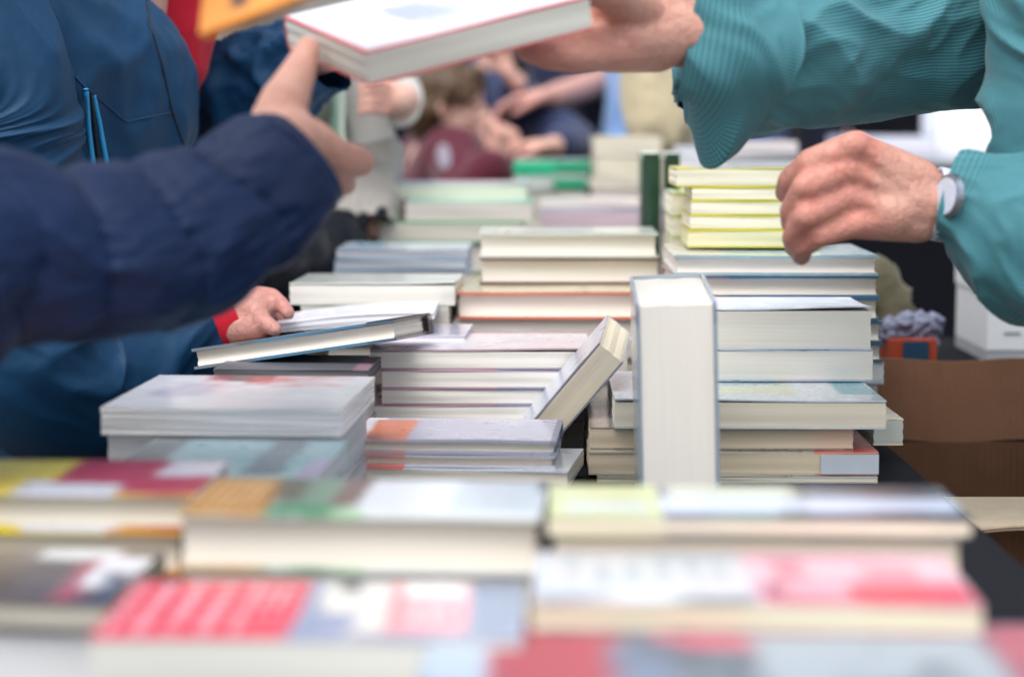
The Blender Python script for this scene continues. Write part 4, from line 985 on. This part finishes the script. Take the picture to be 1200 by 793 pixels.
# corrugated rim of the near flap
bm = bmesh.new()
pp = []
for k in range(320):
    x = bx0 + .01 + k * (bx1 - bx0 - .01) / 320
    pp.append((V((x, by0 - .1365, bz1 - .0075 + .0007 * math.sin(k * 2.2) + .006 * math.sin(k / 64))), .0006))
bm = tube(pp, 640, 5); o_ = mesh_obj('corrugation', bm, CB, None, True); setparent(o_, cb)
# box carries some books inside
ib = book('dark book lying inside the cardboard box', .13, .14, .03, '#3a2c26', [], page='#9a8f80'); place(ib, (.41, 2.05, bz0 + t + .001), 10)
c2 = empty('cardboard_box', (.6, 1.8, 0)); tag(c2, 'closed brown cardboard box on the ground under the open one', 'box')
boxm('carton_body', CB, c2, .40, .60, 1.93, 2.33, .003, .412); boxm('packing_tape', plain('tape', '#a98d62', .3), c2, .40, .60, 2.10, 2.16, .4125, .4132)
# far right: grey carton, white carton, small box, bag
gc = empty('storage_crate', (.6, 2.6, 0)); tag(gc, 'black crate carrying the white carton behind the cardboard box', 'crate')
boxm('crate_body', plain('dark_crate', '#131418', .9, spec=.1), gc, .42, .85, 2.40, 2.80, .003, .775); boxm('lid', plain('dark_lid', '#15161a', .9, spec=.1), gc, .415, .855, 2.395, 2.805, .7755, .785)
wc = empty('white_carton', (.62, 2.5, .785)); tag(wc, 'white carton with small orange mark beneath the near teal sleeve', 'carton')
WCM = plain('white_carton', '#dfe2e6', .5, .04)
a = at(1158, 350, 2.52)
boxm('carton_body', WCM, wc, a.x, a.x + .16, 2.52, 2.70, .8005, .9095); boxm('lid', WCM, wc, a.x - .002, a.x + .162, 2.518, 2.702, .87, .912)
boxm('base', plain('pale_grey', '#a6aab0', .6), wc, a.x, a.x + .16, 2.521, 2.70, .7855, .80)
p = at(1181, 335, 2.517); boxm('orange_mark', plain('orange_print', '#d06038', .6), wc, p.x, p.x + .009, 2.5155, 2.5178, p.z - .03, p.z + .015)
p = at(1177, 392, 2.517); boxm('printed_line', plain('grey_text', '#8a8e96', .6), wc, p.x, p.x + .02, 2.519, 2.5198, p.z, p.z + .003)
sm = empty('small_box', at(1070, 420, 2.42)); tag(sm, 'small orange and navy box holding crumpled tissue behind the cardboard box', 'box')
p0 = at(1042, 400, 2.42); p1 = at(1098, 400, 2.42)
boxm('box_side', plain('orange_card', '#a8442a', .6), sm, p0.x, p1.x, 2.42, 2.48, .786, zat(398, 2.42))
p2 = at(1058, 400, 2.42); p3 = at(1088, 400, 2.42)
boxm('navy_panel', plain('navy_card', '#1f3f5c', .6), sm, p2.x, p3.x, 2.4165, 2.4195, .786, zat(400, 2.42))
bm = bmesh.new()
for k in range(9): c = at(1046 + k * 6, 388 + 9 * math.sin(k * 2.1), 2.45); ellipsoid(bm, c, (.012, .012, .014))
me = bake(bm, .003, 1); displace(me, folds(.008, 60, (1, 1, 1), 2))
o_ = mesh_obj('crumpled_tissue', me, plain('tissue', '#7a7f96', .8, .2, 60), None, True); setparent(o_, sm)
bm = bmesh.new(); capsule(bm, at(1030, 330, 2.60), .03, at(1040, 400, 2.60), .045); capsule(bm, at(1020, 345, 2.62), .04, at(1025, 400, 2.62), .05)
me = bake(bm, .006, 4); displace(me, folds(.008, 20, (1, 1, 1), 6))
for v in me.vertices: v.co.z = max(v.co.z, .786)
tb_ = mesh_obj('tote_bag', me, cloth('khaki_canvas', '#57523f', .9, 300, .5), None, True); tag(tb_, 'khaki canvas bag slumped behind the blue edged hardbacks', 'bag')
ct = empty('counter', (.95, 4.4, 0)); tag(ct, 'dark counter with pale top behind the right stalls', 'counter')
boxm('counter_body', plain('counter_black', '#101218', .9, spec=.1), ct, .62, 1.35, 4.12, 4.55, .003, CZ - .012); boxm('countertop', plain('counter_top', '#8a9098', .4), ct, .60, 1.37, 4.08, 4.57, CZ - .0115, CZ - .0005)
wp = empty('paper_carton', at(1125, 160, 4.2)); tag(wp, 'bright white paper carton behind the elbow of the teal shirt', 'carton')
a = at(1100, 112, 4.25)
boxm('carton_body', plain('bright_white', '#eef2f8', .5, .03), wp, a.x, a.x + .2, 4.25, 4.42, CZ + .022, a.z)
boxm('base', plain('pale_carton', '#d3d6dc', .6), wp, a.x - .003, a.x + .203, 4.25, 4.42, CZ + .0005, CZ + .0215)
# ================================================================ TABLE, GROUND
tr = empty('trestle_table', (0, 2.4, 0)); tag(tr, 'long trestle table carrying all the books', 'table')
WD = plain('table_wood', '#8a6f50', .6)
tx0, tx1, ty0, ty1 = -.37, .386, .72, 4.12
boxm('tabletop', WD, tr, tx0, tx1, ty0, ty1, TABLE - .03, TABLE)
for (x, y) in ((tx0 + .06, ty0 + .2), (tx1 - .06, ty0 + .2), (tx0 + .06, 2.4), (tx1 - .06, 2.4), (tx0 + .06, ty1 - .2), (tx1 - .06, ty1 - .2)):
    boxm('leg', WD, tr, x - .02, x + .02, y - .02, y + .02, .003, TABLE - .0305)
bm = bmesh.new()
nx, ny = 40, 150
prof = [(tx0 - .012, TABLE - .34), (tx0 - .010, TABLE - .2), (tx0 - .007, TABLE - .06), (tx0 - .004, TABLE), (tx0, TABLE + .003)] + [(tx0 + (tx1 - tx0) * i / 16, TABLE + .003) for i in range(1, 16)] + [(tx1, TABLE + .003), (tx1 + .003, TABLE), (tx1 + .005, TABLE - .06), (tx1 + .005, TABLE - .2), (tx1 + .005, TABLE - .34)]
rows = []
for j in range(ny + 1):
    y = ty0 + (ty1 - ty0) * j / ny; row = []
    for (x, z) in prof:
        dr = max(0, TABLE - z); o_ = .03 * dr * math.sin(y * 22) * (-1 if x < 0 else .0)
        row.append(bm.verts.new((x + o_, y, z)))
    rows.append(row)
for j in range(ny):
    for i in range(len(prof) - 1): bm.faces.new([rows[j][i], rows[j][i + 1], rows[j + 1][i + 1], rows[j + 1][i]])
tc_ = mesh_obj('tablecloth', bm, cloth('black_cloth', '#15171d', .9, 600, .3), None, True); tag(tc_, 'charcoal tablecloth covering the long book table', 'tablecloth')
bm = bmesh.new(); bmesh.ops.create_grid(bm, x_segments=2, y_segments=2, size=150)
N = NT('paving'); co = N.coord(); br = N.n('ShaderNodeTexBrick'); N.l(co, br.inputs['Vector']); br.inputs['Scale'].default_value = 2.2
br.inputs['Color1'].default_value = lin('#77736c'); br.inputs['Color2'].default_value = lin('#666460'); br.inputs['Mortar'].default_value = lin('#3c3a38'); br.inputs['Mortar Size'].default_value = .012
n = N.noise(co, 14, 5); N.base(N.mix(.5, br.outputs[0], N.mix(n, lin('#4a4845'), lin('#8b8780')))); N.set(.85, .3); N.bump(n, .4, .004)
gr = mesh_obj('ground', bm, N.m); tag(gr, kind='structure')
# ================================================================ LIGHT
w = bpy.data.worlds.new('World'); S.world = w; w.use_nodes = True; nt = w.node_tree
sky = nt.nodes.new('ShaderNodeTexSky'); sky.sky_type = 'NISHITA'; sky.sun_disc = False
EL, AZ = 64, 205   # azimuth of the sun measured clockwise from +Y
sky.sun_elevation = R(EL); sky.sun_rotation = R(AZ); sky.dust_density = 4; sky.air_density = 1.0; sky.ozone_density = 1
hs = nt.nodes.new('ShaderNodeHueSaturation'); hs.inputs['Saturation'].default_value = .35
nt.links.new(sky.outputs[0], hs.inputs['Color']); nt.links.new(hs.outputs[0], nt.nodes['Background'].inputs['Color'])
nt.nodes['Background'].inputs['Strength'].default_value = .15
sd = bpy.data.lights.new('sun', 'SUN'); sd.energy = .8; sd.angle = R(60); sd.color = (1, .985, .965)
so = bpy.data.objects.new('sun', sd); COL.objects.link(so)
dv = V((math.sin(R(AZ)) * math.cos(R(EL)), math.cos(R(AZ)) * math.cos(R(EL)), math.sin(R(EL))))
so.rotation_euler = dv.to_track_quat('Z', 'Y').to_euler(); so.location = (0, 0, 5)
S.view_settings.view_transform = 'Standard'; S.view_settings.look = 'None'; S.view_settings.gamma = 1; S.view_settings.use_curve_mapping = False
S.view_settings.exposure = .97
S.render.engine = 'CYCLES'
